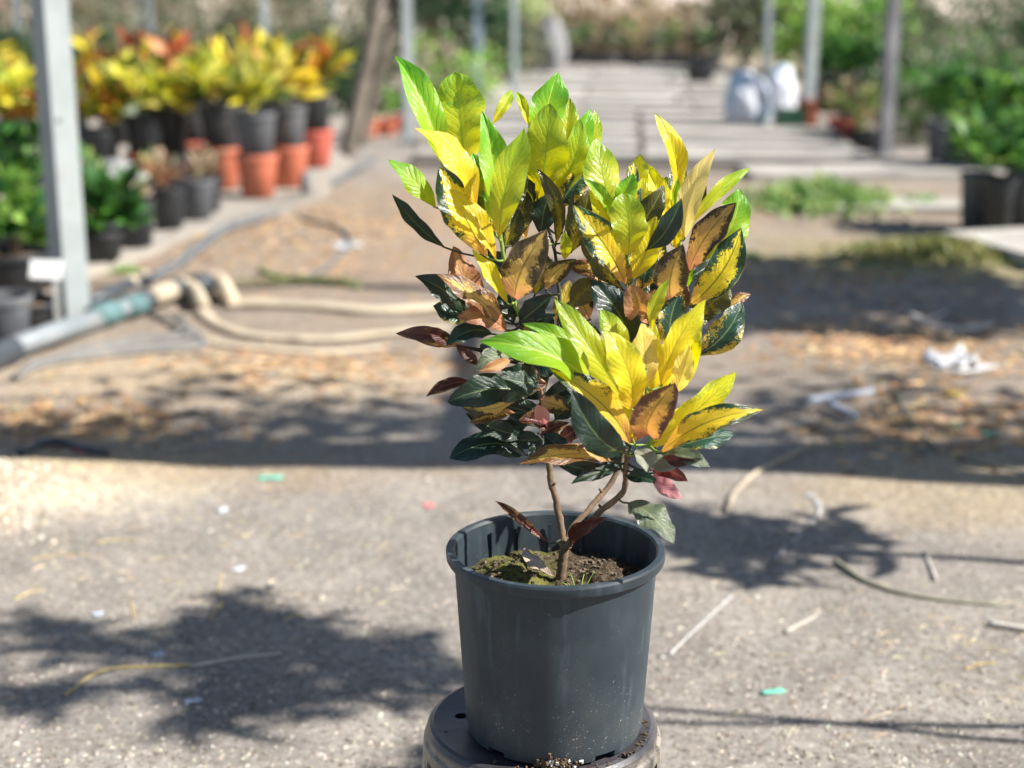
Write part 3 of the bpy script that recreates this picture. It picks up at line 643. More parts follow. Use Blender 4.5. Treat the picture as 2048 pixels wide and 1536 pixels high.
for ang_, wd, hh in ((-92, .040, .013), (-57, .030, .012), (-132, .026, .011), (-10, .03, .012), (35, .03, .012), (150, .03, .012), (92, .03, .012)):
    a = R(ang_); cs.append(MB().box((math.cos(a) * rb, math.sin(a) * rb, -.002 + hh / 2), (.05, wd, hh + .004), a).build('cutter', M_POT, HERO, False))
bpy.context.view_layer.update(); cut(potm, cs)
for q in (112, 92, 132, 72):                  # ribs inside the pot
    a = R(q); o = MB().box((0, 0, 0), (.003, .0040, .062), 0).build('inner_rib', M_POT, potm, False)
    o.location = (math.cos(a) * (rt_ - .0075), math.sin(a) * (rt_ - .0075), ht - .045); o.rotation_euler = (0, 0, a)
# --- soil with moss
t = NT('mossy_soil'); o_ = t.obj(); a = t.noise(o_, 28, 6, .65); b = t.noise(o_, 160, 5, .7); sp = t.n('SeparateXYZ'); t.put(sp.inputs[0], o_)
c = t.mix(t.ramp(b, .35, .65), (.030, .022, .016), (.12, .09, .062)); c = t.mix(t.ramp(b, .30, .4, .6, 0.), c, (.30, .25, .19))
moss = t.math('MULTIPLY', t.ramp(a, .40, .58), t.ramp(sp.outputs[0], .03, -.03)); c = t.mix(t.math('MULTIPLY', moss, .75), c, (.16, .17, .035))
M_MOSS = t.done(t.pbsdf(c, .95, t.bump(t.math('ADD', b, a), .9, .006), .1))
V, F = [], []; nr, na = 40, 96; SOILZ = ht - .052
def soilz(x, y):
    z = SOILZ + .006 * mnoise.noise(Vector((x * 40, y * 40, 0))) + .004 * mnoise.noise(Vector((x * 110, y * 110, 3))) + .002 * mnoise.noise(Vector((x * 260, y * 260, 5)))
    z += .022 * math.exp(-(((x + .062) / .035) ** 2 + ((y - .01) / .045) ** 2)) + .015 * math.exp(-(((x - .065) / .032) ** 2 + ((y - .02) / .045) ** 2)) * (1 + .7 * mnoise.noise(Vector((x * 70, y * 70, 8))))
    return z
for i in range(nr + 1):
    r_ = (rt_ - .0048) * i / nr
    for j in range(na):
        q = 2 * math.pi * j / na; x, y = r_ * math.cos(q), r_ * math.sin(q); V.append((x, y, soilz(x, y)))
F = [(i * na + j, i * na + (j + 1) % na, (i + 1) * na + (j + 1) % na, (i + 1) * na + j) for i in range(nr) for j in range(na)]
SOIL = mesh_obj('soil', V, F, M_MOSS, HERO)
mb = MB()                                     # crumbs of perlite and bark on the soil
for _ in range(420):
    q = rng.uniform(0, 2 * math.pi); r_ = .118 * math.sqrt(rng.uniform(0, 1)); x, y = r_ * math.cos(q), r_ * math.sin(q); s_ = rng.uniform(.0012, .0035)
    mb.box((x, y, soilz(x, y) + s_ * .3), (s_ * 1.6, s_ * 1.2, s_), rng.uniform(0, 3), s_ * .3)
o = mb.build('soil_crumbs', simple('soil_crumbs', (.13, .10, .07), .9, .6, 90, .2, .2), SOIL, False); o['kind'] = 'stuff'

# --- stems
M_STEM = simple('croton_bark', (.17, .115, .072), .85, .4, 130, .6, .25, dirt=(.12, .09, .07), dist=.002)
M_STEMG = simple('green_croton_shoot', (.20, .30, .05), .5, .2, 60, .15, .4)
M_STEMD = simple('dark_croton_shoot', (.045, .05, .03), .6, .4, 60, .2, .4)
def P3(px, py, dcm): return at(px, py, PY + dcm / 100.)
STEMS = []
def stem(name, pts, r0, r1, mat):
    p = spline([H(P3(*q)) for q in pts], 6); n_ = len(p)
    p = [v + Vector((mnoise.noise(v * 60), mnoise.noise(v * 60 + Vector((9, 0, 0))), 0)) * .0012 for v in p]
    rr = [(r0 + (r1 - r0) * i / (n_ - 1)) * (1 + .10 * math.sin(i * 2.3)) for i in range(n_)]
    o = MB().tube(p, rr, 12).build(name, mat, HERO); STEMS.append(p); return o
stem('trunk', [(1120, 1172, 1), (1124, 1130, 1), (1130, 1095, 1.0)], .0068, .0058, M_STEM)
stem('branch', [(1129, 1098, 1.0), (1123, 1062, 1.3), (1114, 1010, 2), (1103, 968, 2.5), (1097, 925, 3), (1090, 872, 3), (1082, 790, 3), (1060, 700, 2.5), (1040, 630, 2)], .0050, .0032, M_STEM)
stem('branch', [(1131, 1094, 1.2), (1146, 1055, 3), (1184, 1012, 5), (1229, 953, 7), (1262, 860, 8), (1277, 750, 7), (1280, 640, 5), (1262, 575, 3)], .0042, .0030, M_STEM)
stem('branch', [(1130, 1096, .6), (1155, 1066, -1), (1200, 1024, -3), (1246, 982, -5), (1251, 940, -6), (1256, 905, -6.5)], .0044, .0035, M_STEM)
stem('shoot', [(1040, 632, 2), (1022, 585, 1), (1008, 520, 0), (997, 440, -.5), (985, 400, -.5)], .0030, .0018, M_STEMG)
stem('shoot', [(1082, 800, 3.2), (1108, 700, 6), (1119, 620, 8), (1112, 520, 9), (1090, 430, 9), (1085, 380, 9)], .0028, .0018, M_STEMD)
stem('shoot', [(1262, 577, 3), (1257, 540, .5), (1254, 500, -1), (1248, 440, -2)], .0032, .0018, M_STEMG)
stem('shoot', [(1278, 655, 5), (1330, 610, 6), (1352, 560, 6), (1360, 480, 5.5), (1358, 420, 5)], .0028, .0018, M_STEMG)
stem('shoot', [(1256, 908, -6.5), (1290, 905, -8), (1302, 880, -8.5), (1298, 830, -9), (1292, 780, -9), (1290, 740, -9)], .0034, .0020, M_STEMG)
stem('shoot', [(1252, 950, -6), (1242, 930, -5), (1244, 905, -5)], .0026, .0018, M_STEMD)
for q in ((1128, 1080, .6, 1135, 1088), (1204, 1018, -3, 1198, 1010), (1104, 972, 2.4, 1112, 965), (1131, 1100, .6, 1142, 1094), (1205, 985, 6, 1199, 978)):
    MB().tube([H(P3(q[0], q[1], q[2])), H(P3(q[3], q[4], q[2] - .4))], [.0024, .0016], 6).build('twig_stub', M_STEM, HERO)

# --- leaf materials
def leaf_mat(name, base, mid, tip, blotch, amt, medge, mtip, back, vein, transl=.42, spread=.04, backmix=.75, rough=.15, speck=.5, invert=0, tcol=None):
    t = NT(name); uv = t.n('UVMap').outputs[0]; sp = t.n('SeparateXYZ'); t.put(sp.inputs[0], uv); U, Vv = sp.outputs[0], sp.outputs[1]
    au = t.math('ABSOLUTE', t.math('MULTIPLY_ADD', U, 2., -1.)); rn = t.rnd(); w_ = t.math('MULTIPLY', rn, 91.)
    mp = t.n('Mapping'); t.put(mp.inputs[0], uv); mp.inputs['Scale'].default_value = (1, 2.6, 1); q = mp.outputs[0]
    n1 = t.noise(q, 2.6, 2, .5, w_); n2 = t.noise(q, 11.5, 8, .78, w_, 1.0); n3 = t.noise(q, 30, 3, .6, w_)
    vj = t.math('ADD', Vv, t.math('MULTIPLY', t.math('SUBTRACT', n1, .5), .45))
    c = t.mix(t.ramp(vj, .05, .42), base, mid); c = t.mix(t.ramp(vj, .48, .92), c, tip)
    # side veins
    vph = t.math('SUBTRACT', t.math('MULTIPLY', Vv, 10.5), t.math('MULTIPLY', t.math('POWER', au, .8), 3.0)); vph = t.math('ADD', vph, t.math('ADD', t.math('MULTIPLY', n1, 1.6), t.math('MULTIPLY', n2, .35)))
    saw = t.math('ABSOLUTE', t.math('SUBTRACT', t.math('FRACT', vph), .5)); vein_m = t.ramp(saw, .0, .07, 1., 0.)
    # blotches follow the margin, the tip and a ragged noise
    m = t.math('ADD', t.math('MULTIPLY', n2, 1.05), t.math('MULTIPLY', n1, .65)); m = t.math('SUBTRACT', m, .3); m = t.math('ADD', m, t.math('MULTIPLY', t.math('SUBTRACT', au, .45), medge)); m = t.math('ADD', m, t.math('MULTIPLY', t.math('SUBTRACT', Vv, .45), mtip))
    m = t.math('ADD', m, t.math('MULTIPLY', t.math('SUBTRACT', rn, .5), .10)); m = t.math('ADD', m, t.math('MULTIPLY', vein_m, .03))
    msk = t.ramp(m, 1.05 - amt - spread, 1.05 - amt + spread)
    c2 = t.mix(msk, c, blotch)
    if speck: c2 = t.mix(t.math('MULTIPLY', t.ramp(n3, .66, .71), speck), c2, blotch if not invert else mid)
    c2 = t.mix(t.math('MULTIPLY', vein_m, t.math('MULTIPLY', n1, .30)), c2, vein)
    rib = t.ramp(au, t.math('MULTIPLY_ADD', Vv, -.03, .045), t.math('MULTIPLY_ADD', Vv, -.03, .075), 1., 0.); c2 = t.mix(t.math('MULTIPLY', rib, .85), c2, vein)
    sc1 = t.vor(q, 11., 'F1'); c2 = t.mix(t.math('MULTIPLY', t.ramp(sc1, .05, .10, .7, 0.), t.ramp(n1, .5, .6)), c2, (.16, .08, .03))
    edge = t.ramp(au, .93, .985); c2 = t.mix(t.math('MULTIPLY', edge, .35), c2, back)
    geo = t.n('NewGeometry').outputs['Backfacing']
    bk = t.mix(backmix, c2, back); c3 = t.mix(geo, c2, bk)
    hs = t.n('HueSaturation'); t.put(hs.inputs['Color'], c3); t.put(hs.inputs['Value'], t.math('MULTIPLY_ADD', rn, .24, .9)); t.put(hs.inputs['Hue'], t.math('MULTIPLY_ADD', rn, .02, .49)); c3 = hs.outputs[0]
    quilt = t.math('MULTIPLY', t.math('MULTIPLY', t.ramp(saw, 0., .32), n2), t.math('SUBTRACT', 1., rib)); hgt = t.math('ADD', t.math('MULTIPLY', quilt, .8), t.math('MULTIPLY', n2, .7)); hgt = t.math('ADD', hgt, t.math('MULTIPLY', n3, .12))
    nb = t.bump(hgt, .30, .0035)
    tr = t.n('BsdfTranslucent'); hs2 = t.n('HueSaturation'); t.put(hs2.inputs['Color'], c3); hs2.inputs['Saturation'].default_value = 1.1; hs2.inputs['Value'].default_value = 1.25; t.put(tr.inputs[0], hs2.outputs[0]); t.put(tr.inputs[1], nb)
    mx = t.n('MixShader'); t.put(mx.inputs[0], t.math('MULTIPLY', t.math('SUBTRACT', 1., t.math('MULTIPLY', msk, .55)), transl))
    t.t.links.new(t.pbsdf(c3, t.math('MULTIPLY_ADD', geo, .22, t.math('MULTIPLY_ADD', n2, .12, rough)), nb, .5, 0., 0.), mx.inputs[1]); t.t.links.new(tr.outputs[0], mx.inputs[2])
    return t.done(mx.outputs[0])
DG = (.018, .055, .026); OLV = (.075, .075, .018); YEL = (.80, .60, .04); LIM = (.42, .56, .035); GRN = (.16, .40, .03); ORG = (.62, .29, .10); PNK = (.58, .20, .15); BRN = (.13, .055, .025)
LM = {
 'new':  leaf_mat('new_green_leaf', (.50, .55, .04), (.30, .50, .03), GRN, (.12, .34, .03), .30, .1, .35, (.40, .48, .06), (.50, .62, .10), .50, .14, .6, speck=.1),
 'lime': leaf_mat('lime_leaf', (.74, .60, .04), (.52, .55, .035), (.34, .48, .03), (.20, .34, .03), .34, .15, .25, (.55, .52, .06), (.30, .42, .05), .50, .10, .6, speck=.15),
 'gold': leaf_mat('golden_leaf', (.86, .60, .05), (.86, .72, .035), (.72, .70, .04), (.40, .44, .04), .30, .25, .2, (.78, .56, .12), (.52, .46, .06), .46, .07, .6, speck=.2),
 'pale': leaf_mat('cream_yellow_leaf', (.84, .62, .16), (.84, .68, .18), (.74, .64, .14), (.5, .5, .08), .26, .2, .2, (.86, .70, .30), (.50, .42, .10), .42, .08, .7, speck=.1),
 'blot': leaf_mat('yellow_blotched_leaf', (.82, .46, .12), (.84, .62, .045), (.78, .62, .05), DG, .36, .46, .38, (.52, .34, .12), (.20, .20, .03), .40, .035, .45),
 'oran': leaf_mat('orange_blotched_leaf', (.56, .25, .12), (.66, .38, .11), (.66, .46, .09), BRN, .44, .40, .35, (.48, .23, .11), (.22, .16, .04), .38, .05, .6),
 'brwn': leaf_mat('brown_backed_leaf', (.66, .32, .17), (.62, .40, .13), (.42, .28, .08), (.050, .034, .013), .40, .45, .45, (.40, .20, .09), (.20, .17, .04), .34, .05, .4),
 'oliv': leaf_mat('olive_leaf', (.50, .40, .05), (.26, .22, .03), (.12, .11, .02), (.06, .06, .015), .58, .35, .3, (.18, .13, .04), (.22, .22, .04), .36, .06, .5),
 'dark': leaf_mat('dark_green_leaf', (.26, .26, .04), (.020, .052, .024), (.013, .036, .018), (.009, .026, .016), .80, .2, .4, (.060, .050, .034), (.10, .16, .06), .18, .05, .8, rough=.26, speck=.5, invert=1),
 'teal': leaf_mat('dark_leaf_with_yellow', (.66, .46, .08), (.60, .46, .06), (.40, .36, .06), (.016, .055, .036), .62, -.25, .25, (.16, .10, .05), (.16, .22, .10), .26, .04, .6, rough=.16),
 'maro': leaf_mat('maroon_leaf', (.12, .032, .026), (.06, .016, .014), (.05, .014, .013), (.30, .18, .06), .30, .3, .3, (.07, .02, .018), (.25, .08, .06), .24, .08, .7),
 'grey': leaf_mat('grey_green_leaf', (.17, .19, .10), (.13, .17, .10), (.10, .13, .075), (.05, .07, .045), .42, .3, .2, (.26, .27, .20), (.24, .26, .16), .20, .08, .8, rough=.3),
 'dead': leaf_mat('dead_leaf', (.40, .30, .24), (.46, .37, .31), (.50, .42, .36), (.30, .2, .15), .4, .2, .2, (.55, .46, .42), (.3, .22, .18), .2, .08, .6, rough=.5),
 'red':  leaf_mat('red_leaf', (.60, .18, .18), (.48, .08, .07), (.30, .035, .035), (.14, .02, .02), .42, .3, .3, (.66, .30, .30), (.60, .25, .2), .35, .08, .8),
}
def leaf(kind, b, tp, wpx, roll=0, d0=0., d1=0., bow=0., rec=.10, fold=.22, under=False, wave=1., tw=None, wid=.54, pet=True, name='leaf', te=.92):
    """b, tp: foot and tip as seen; d0, d1: their depths in cm behind the plant's axis; roll turns the blade about its rib (+ = to the sun)"""
    if tw is None: tw = rng.uniform(-38, 38)
    B = P3(*b, d0); T = P3(*tp, d1); L = (T - B).length; ax = (T - B).normalized()
    camv = (Vector((0, 0, CAMH)) - (B + T) / 2).normalized(); N0 = (camv - ax * camv.dot(ax)).normalized()
    Wd0 = ax.cross(N0).normalized()                # to the right when the leaf points up
    if Wd0.dot(sdir) < 0: roll, tw = -roll, -tw
    sc = FPX / ((B + T) / 2 - Vector((0, 0, CAMH))).length
    hw = .98 * wpx / sc / 2 / max(.55, math.cos(R(abs(roll)) * .8)) / .97
    nu, nv = 11, 26; V, UV = [], []; ph = rng.uniform(0, 6.28); ph2 = rng.uniform(0, 6.28); k1 = rng.uniform(1.6, 2.6)
    pw = wid / (1 - wid) * te; hook = rng.uniform(-.07, .07) * L; curl = rng.uniform(-.05, .10) * L
    pmax = (wid ** pw) * ((1 - wid) ** te)
    for i in range(nv):
        s = i / (nv - 1); th = R(roll) + R(tw) * (s - .5)
        N = (N0 * math.cos(th) + Wd0 * math.sin(th)).normalized(); Wd = ax.cross(N).normalized()
        M = B + (T - B) * s + Wd0 * (bow / sc * 4 * s * (1 - s)) + N0 * (rec * L * 4 * s * (1 - s)) + Wd0 * (hook * (s ** 3 - s)) - N0 * (curl * (s ** 4 - s))
        pr = (s ** pw) * ((1 - s) ** te) / pmax * (1 + .05 * math.sin(9 * s + ph)); pr = max(pr, .012 if s < .5 else .004)
        for j in range(nu):
            u = -1 + 2 * j / (nu - 1); a = abs(u); q = hw * pr
            f_ = fold * (1 + .3 * math.sin(3 * s + ph2)); x = u * q * math.cos(f_ * .9) * (1 + .11 * a * a * mnoise.noise(Vector((s * 7 + ph * 3, u * .7 + ph2, 0))))
            z = a * q * math.sin(f_ * 1.2) - .10 * q * a ** 3 + wave * .20 * hw * math.sin(6.28 * k1 * s + ph + (1.7 if u > 0 else 0)) * a ** 2 * min(1, pr * 1.3)
            z += wave * .035 * hw * math.sin(6.28 * (6.5 * (s - .22 * a)) + ph2) * a * (1.15 - a) * 3
            V.append(H(M + Wd * x + N * z)); UV.append((.5 + u / 2, s))
    F = []
    for i in range(nv - 1):
        for j in range(nu - 1):
            q = (i * nu + j, i * nu + j + 1, (i + 1) * nu + j + 1, (i + 1) * nu + j); F.append(q if not under else q[::-1])
    o = mesh_obj(name, V, F, LM[kind], HERO, uv=UV)
    b0 = H(B)
    if pet and STEMS:
        best = min((p for s_ in STEMS[1:] for p in s_ if p.z < b0.z + .012), key=lambda p: (p - b0).length + (0 if p.z < b0.z else .02))
        if .002 < (best - b0).length < .11:
            m_ = (best + b0) / 2 + (b0 - best).length * Vector((0, 0, -.08)); e0 = b0 + (H(T) - b0) * .04
            MB().tube(spline([best, m_, b0, e0], 3), [.0016, .0015, .0014, .0013, .0013, .0013, .0012, .0012, .0011, .0008][:10], 6).build('petiole', PETM.get(kind, M_STEMD), o)
    return o
PETM = {'new': M_STEMG, 'lime': M_STEMG, 'gold': M_STEMG, 'pale': M_STEMG, 'blot': M_STEMG}
# --- the leaves, shoot by shoot
rng = np.random.default_rng(21)
# shoot A: tall, left
leaf('new', (888, 335), (789, 112), 66, 25, 3, 7, 14, .05, .55)
leaf('lime', (932, 330), (910, 144), 104, -12, 4, 7, -4, .03, .12, wid=.52, te=.68)
leaf('lime', (985, 250), (1023, 180), 26, 0, 7, 10, 0, .1, .4, pet=False)
leaf('gold', (952, 418), (830, 256), 56, 42, -1, -4, 26, .10, .35)
leaf('new', (988, 455), (964, 222), 62, 20, 0, 3, 10, .06, .45)
leaf('lime', (998, 478), (1049, 256), 72, 14, -2, -3.5, -9, .06, .30, wid=.55)
leaf('new', (982, 442), (969, 381), 15, 0, -2.4, -2.6, 0, .05, .5, name='leaf')
leaf('new', (872, 415), (776, 319), 46, 30, 3, 2, 8, .12, .2)
leaf('dark', (890, 495), (784, 388), 30, 25, 4, 3, -6, .10, .3)
leaf('blot', (975, 515), (878, 334), 82, 12, .5, 1.5, -6, .10, .12, wid=.55)
leaf('gold', (992, 520), (897, 378), 44, 30, -1.2, -1.5, 8, .10, .35)
leaf('oliv', (965, 395), (952, 316), 58, -20, 2.5, 3.5, 4, .06, .15, wid=.6)
leaf('dark', (978, 440), (945, 350), 44, 0, 2, 3, 6, .06, .3)
leaf('brwn', (1030, 600), (1094, 458), 86, 0, -2, -5, -14, .14, .30, wid=.52)
leaf('oran', (968, 622), (907, 492), 62, 10, 2.5, 4, -6, .08, .2, under=True, wid=.48)
leaf('gold', (1016, 608), (944, 498), 32, 25, -.8, -1.2, 6, .06, .4)
leaf('oran', (1013, 660), (873, 548), 48, 35, -1.5, -4, 18, .12, .30)
leaf('oran', (1012, 662), (913, 634), 46, 20, -2.2, -4.5, 14, .14, .2, under=True)
leaf('dark', (935, 624), (830, 552), 48, 30, 2, -.5, 10, .12, .3)
leaf('teal', (945, 625), (866, 612), 46, 20, 3, 2, -10, .1, .2)
leaf('maro', (912, 690), (791, 667), 36, -5, 1.5, -2, 14, .16, .35, under=True)
leaf('brwn', (925, 692), (815, 672), 26, -10, 1.8, -1.4, 2, .12, .2, under=True)
leaf('dark', (985, 668), (891, 692), 42, 25, -1.5, -4.5, 16, .16, .3)
leaf('maro', (912, 690), (957, 731), 24, 0, 1, 0, 0, .1, .3, under=True)
leaf('grey', (1020, 716), (950, 738), 40, 10, -1.5, -4, 12, .14, .2)
leaf('oran', (1022, 720), (956, 742), 24, -5, -2.2, -5, 0, .14, .3, under=True)
leaf('dark', (1038, 645), (1104, 590), 50, 15, -1, -3, 0, .12, .25)
leaf('dark', (1028, 648), (1000, 585), 44, 0, 2.5, 4, 0, .1, .3)
leaf('dark', (1045, 650), (1114, 628), 22, 20, -1.5, -4, 4, .1, .3)
leaf('maro', (948, 765), (852, 793), 26, 20, 2, 0, 12, .1, .3)
leaf('dark', (1042, 782), (895, 804), 64, 5, -2, -6, 12, .12, .15, wid=.52, te=.65)
leaf('brwn', (1040, 790), (925, 815), 40, -40, -1.8, -5.2, -14, .10, .1)
leaf('dark', (1075, 762), (998, 752), 46, 30, -3, -6, -8, .14, .2)
leaf('grey', (1070, 775), (1012, 806), 34, 10, -3.4, -6.5, 6, .12, .2)
leaf('maro', (1050, 758), (1094, 768), 26, 10, 2, 3, 4, .1, .3)
leaf('oran', (1030, 826), (940, 846), 30, 20, -2, -5, 10, .12, .25)
leaf('dark', (1062, 868), (931, 826), 40, 10, 1, -2, -14, .1, .3)
leaf('dark', (1058, 850), (960, 850), 34, 0, 2, 0, -6, .1, .3)
leaf('maro', (1100, 858), (1037, 842), 44, 25, -2, -4, 8, .1, .4)
leaf('red', (1090, 850), (1074, 808), 30, -10, -3.5, -5.5, 0, .1, .3, under=True)
leaf('dark', (1052, 910), (899, 917), 58, 35, 1, -3, 26, .12, .2, wid=.52, te=.6)
leaf('dark', (1082, 800), (1150, 770), 40, 10, 5, 7, 0, .1, .3)
leaf('dark', (1075, 720), (1140, 690), 40, 15, 5, 8, 0, .1, .3)
leaf('maro', (1082, 870), (1138, 845), 26, 0, 1, -1, -4, .12, .4)
leaf('dark', (1060, 700), (1000, 690), 40, 10, 4, 6, 6, .1, .3)
leaf('oran', (1085, 830), (1130, 900), 22, 0, 5, 5, 4, .1, .3, under=True)
leaf('dark', (1080, 800), (1025, 770), 42, 10, 5, 7, 6, .1, .3)
leaf('dark', (1084, 830), (1010, 850), 34, 10, 4, 6, 6, .1, .3)
# shoot B: top, behind
leaf('new', (1082, 340), (1115, 143), 78, 18, 9, 9, -6, .05, .35, wid=.58)
leaf('lime', (1075, 398), (1099, 207), 86, -5, 6, 4, 10, .06, .16, wid=.55, te=.7)
leaf('lime', (1060, 255), (1033, 183), 22, 0, 11, 13, 2, .1, .4, pet=False)
leaf('lime', (1118, 330), (1140, 196), 50, 0, 11, 13, 6, .06, .3)
leaf('new', (1130, 362), (1180, 216), 46, 10, 8, 9, 4, .06, .3)
leaf('lime', (1148, 360), (1190, 220), 44, 20, 9, 10, 8, .06, .3)
leaf('lime', (1112, 392), (1161, 240), 58, 5, 6.5, 5.5, 10, .06, .25, wid=.52)
leaf('gold', (1118, 400), (1172, 330), 48, 10, 7.5, 7.5, 4, .06, .25)
leaf('oliv', (1112, 488), (1074, 336), 34, -10, 4, 1.5, 20, .12, .4)
leaf('dark', (1068, 408), (1048, 340), 18, 35, 6, 5, 4, .06, .4)
leaf('dark', (1082, 470), (1100, 385), 52, 0, 5.5, 5, -2, .08, .2)
leaf('oliv', (1040, 475), (1052, 380), 44, 0, 5, 6, -3, .06, .2)
leaf('blot', (1052, 480), (1024, 400), 40, 0, 6, 7.5, 2, .06, .2)
leaf('teal', (1118, 420), (1184, 343), 50, 25, 6, 7, -10, .10, .2)
leaf('grey', (1128, 465), (1144, 383), 17, 20, 4, 2.5, 5, .06, .5)
leaf('lime', (1129, 520), (1128, 462), 24, 0, 2, 1, 2, .06, .3, pet=False)
leaf('oliv', (1142, 505), (1180, 378), 62, -5, 7, 8, 6, .06, .2)
leaf('dark', (1135, 480), (1196, 420), 46, 10, 8, 10, 4, .06, .2)
leaf('brwn', (1092, 582), (1154, 518), 40, 10, 5, 3, -12, .10, .25)
leaf('oran', (1248, 600), (1132, 530), 52, 30, 3, 4, 14, .14, .25)
leaf('oliv', (1140, 615), (1205, 556), 52, 0, 5, 4, -6, .1, .3, under=True)
leaf('blot', (1118, 660), (1140, 560), 40, 0, 8.5, 9.5, -4, .06, .2, under=True)
leaf('dark', (1112, 560), (1060, 520), 42, 10, 8, 9, 4, .1, .3)
leaf('dark', (1115, 640), (1165, 600), 40, 10, 8, 10, 4, .1, .3)
# shoot C: middle
leaf('lime', (1230, 440), (1188, 276), 70, 22, 1, 3, -4, .05, .12, wid=.55)
leaf('gold', (1268, 425), (1280, 308), 46, -8, 2, 4, 2, .04, .2, wid=.55)
leaf('new', (1245, 425), (1266, 345), 44, 10, -2.6, -3.5, -6, .1, .6)
leaf('new', (1228, 445), (1168, 357), 30, 20, -2.2, -3.5, 8, .12, .5)
leaf('lime', (1256, 512), (1244, 386), 74, 10, -3, -4, 4, .14, .16, wid=.60, te=.55)
leaf('gold', (1264, 560), (1312, 432), 56, 0, -1, -1, 8, .08, .2)
leaf('dark', (1292, 500), (1363, 396), 46, 20, -1.5, -4, 12, .14, .35)
leaf('blot', (1252, 570), (1146, 409), 70, 15, -.8, -.5, 10, .10, .30, wid=.52)
leaf('oliv', (1246, 580), (1172, 430), 48, -30, .4, .8, -14, .08, .2)
leaf('blot', (1258, 572), (1205, 440), 52, 10, .2, 1.5, 4, .06, .15)
leaf('teal', (1284, 575), (1300, 496), 56, 10, 0, .6, 0, .1, .2)
leaf('blot', (1272, 585), (1330, 500), 46, 5, 1.2, 2, 0, .08, .2)
leaf('brwn', (1345, 605), (1366, 488), 70, -5, -1.5, -4.5, -12, .16, .25, wid=.55)
leaf('oran', (1276, 628), (1262, 568), 64, 0, -2.2, -6, 4, .22, .35, under=True, wid=.52, te=.5)
leaf('oran', (1282, 622), (1312, 578), 40, 10, -2, -5, 0, .2, .35)
leaf('oran', (1318, 645), (1330, 570), 40, 0, 0, -.5, 0, .1, .3, under=True)
leaf('oran', (1300, 650), (1280, 600), 40, 0, 2, 3, 0, .1, .3)
leaf('dark', (1282, 640), (1215, 605), 44, 10, 3, 4, 4, .1, .3)
# shoot D: right, behind
leaf('gold', (1350, 400), (1309, 226), 42, 32, 5, 4, 20, .05, .45)
leaf('pale', (1369, 478), (1430, 298), 48, 10, 3.6, 1.5, -12, .08, .35, under=True, wid=.5)
leaf('lime', (1378, 455), (1502, 336), 28, 10, 6, 9, -14, .10, .4)
leaf('gold', (1344, 490), (1286, 321), 46, 25, 5.5, 6, 10, .06, .40)
leaf('new', (1350, 425), (1356, 357), 20, 10, 4, 3.5, 0, .05, .5)
leaf('gold', (1352, 500), (1340, 400), 34, 10, 4.6, 4, 0, .05, .4)
leaf('brwn', (1378, 545), (1472, 405), 60, -15, 3, 0, -14, .12, .25, wid=.55)
leaf('new', (1408, 522), (1479, 377), 74, 15, 5.5, 6.5, 16, .08, .15, wid=.58)
leaf('blot', (1380, 610), (1482, 456), 74, 5, 2.5, 1.5, 14, .10, .18, wid=.52)
leaf('oliv', (1398, 630), (1455, 570), 56, 5, 4, 3, 4, .1, .25, wid=.58, te=.5)
leaf('teal', (1390, 712), (1484, 604), 66, 10, 5, 6, 18, .12, .2, wid=.55)
leaf('oran', (1440, 625), (1502, 588), 22, 0, 7, 8, -4, .1, .3, pet=False)
leaf('new', (1362, 590), (1385, 520), 20, 10, 4, 3, 0, .05, .5)
leaf('dark', (1370, 560), (1440, 520), 44, 10, 8, 11, 0, .1, .3)
# shoot E: front, lower right
leaf('new', (1205, 795), (957, 683), 74, 38, -8, -12, 34, .10, .28, wid=.5)
leaf('new', (1205, 760), (1044, 647), 40, 30, -6.5, -8, 18, .08, .4)
leaf('lime', (1262, 822), (1108, 597), 66, 15, -8.5, -9, 0, .10, .28, wid=.52)
leaf('lime', (1250, 720), (1200, 618), 50, 20, -6.5, -6.5, 6, .08, .25)
leaf('gold', (1262, 818), (1214, 662), 70, 18, -10, -12, 14, .16, .20, wid=.52, te=.65)
leaf('dark', (1262, 690), (1181, 560), 78, 8, -2, -2.5, 12, .08, .3, wid=.48)
leaf('lime', (1302, 660), (1337, 558), 30, 10, -8, -8, -10, .08, .5)
leaf('pale', (1292, 775), (1284, 646), 52, 25, -8.8, -8.5, 4, .06, .2, wid=.56, te=.55)
leaf('teal', (1340, 705), (1360, 584), 56, 25, -3, -2.5, -6, .06, .2)
leaf('gold', (1322, 772), (1412, 598), 58, 20, -8.2, -8, -10, .08, .30, wid=.52)
leaf('gold', (1350, 785), (1393, 632), 54, -8, -7, -7, 10, .08, .40, wid=.5)
leaf('pale', (1345, 790), (1378, 690), 44, -5, -8.4, -9.5, 6, .1, .4)
leaf('blot', (1260, 888), (1098, 736), 66, 22, -9.5, -12, 20, .10, .20, wid=.52)
leaf('dark', (1250, 906), (1142, 777), 76, 5, -11, -15, -16, .14, .22, wid=.52)
leaf('oran', (1300, 870), (1350, 766), 82, 8, -12, -17, -18, .22, .5, wid=.52, te=.5)
leaf('gold', (1304, 888), (1473, 743), 58, 15, -8.2, -8.5, 10, .08, .25, wid=.55)
leaf('blot', (1322, 904), (1528, 819), 56, 22, -11, -14, -14, .12, .20, wid=.5, tw=0.)
leaf('teal', (1330, 905), (1470, 868), 46, 35, -8.5, -9, -8, .12, .15, wid=.55)
leaf('gold', (1300, 895), (1400, 800), 50, 5, -7.5, -7, 6, .08, .2)
leaf('gold', (1266, 880), (1240, 790), 40, 5, -7.8, -8, -4, .08, .25)
leaf('grey', (1325, 912), (1420, 934), 36, 30, -9.5, -13, -12, .14, .3)
leaf('maro', (1322, 914), (1390, 920), 24, -20, -9.8, -13, 4, .12, .3, under=True)
leaf('grey', (1272, 900), (1296, 946), 44, 20, -10, -13, -8, .14, .35, under=True)
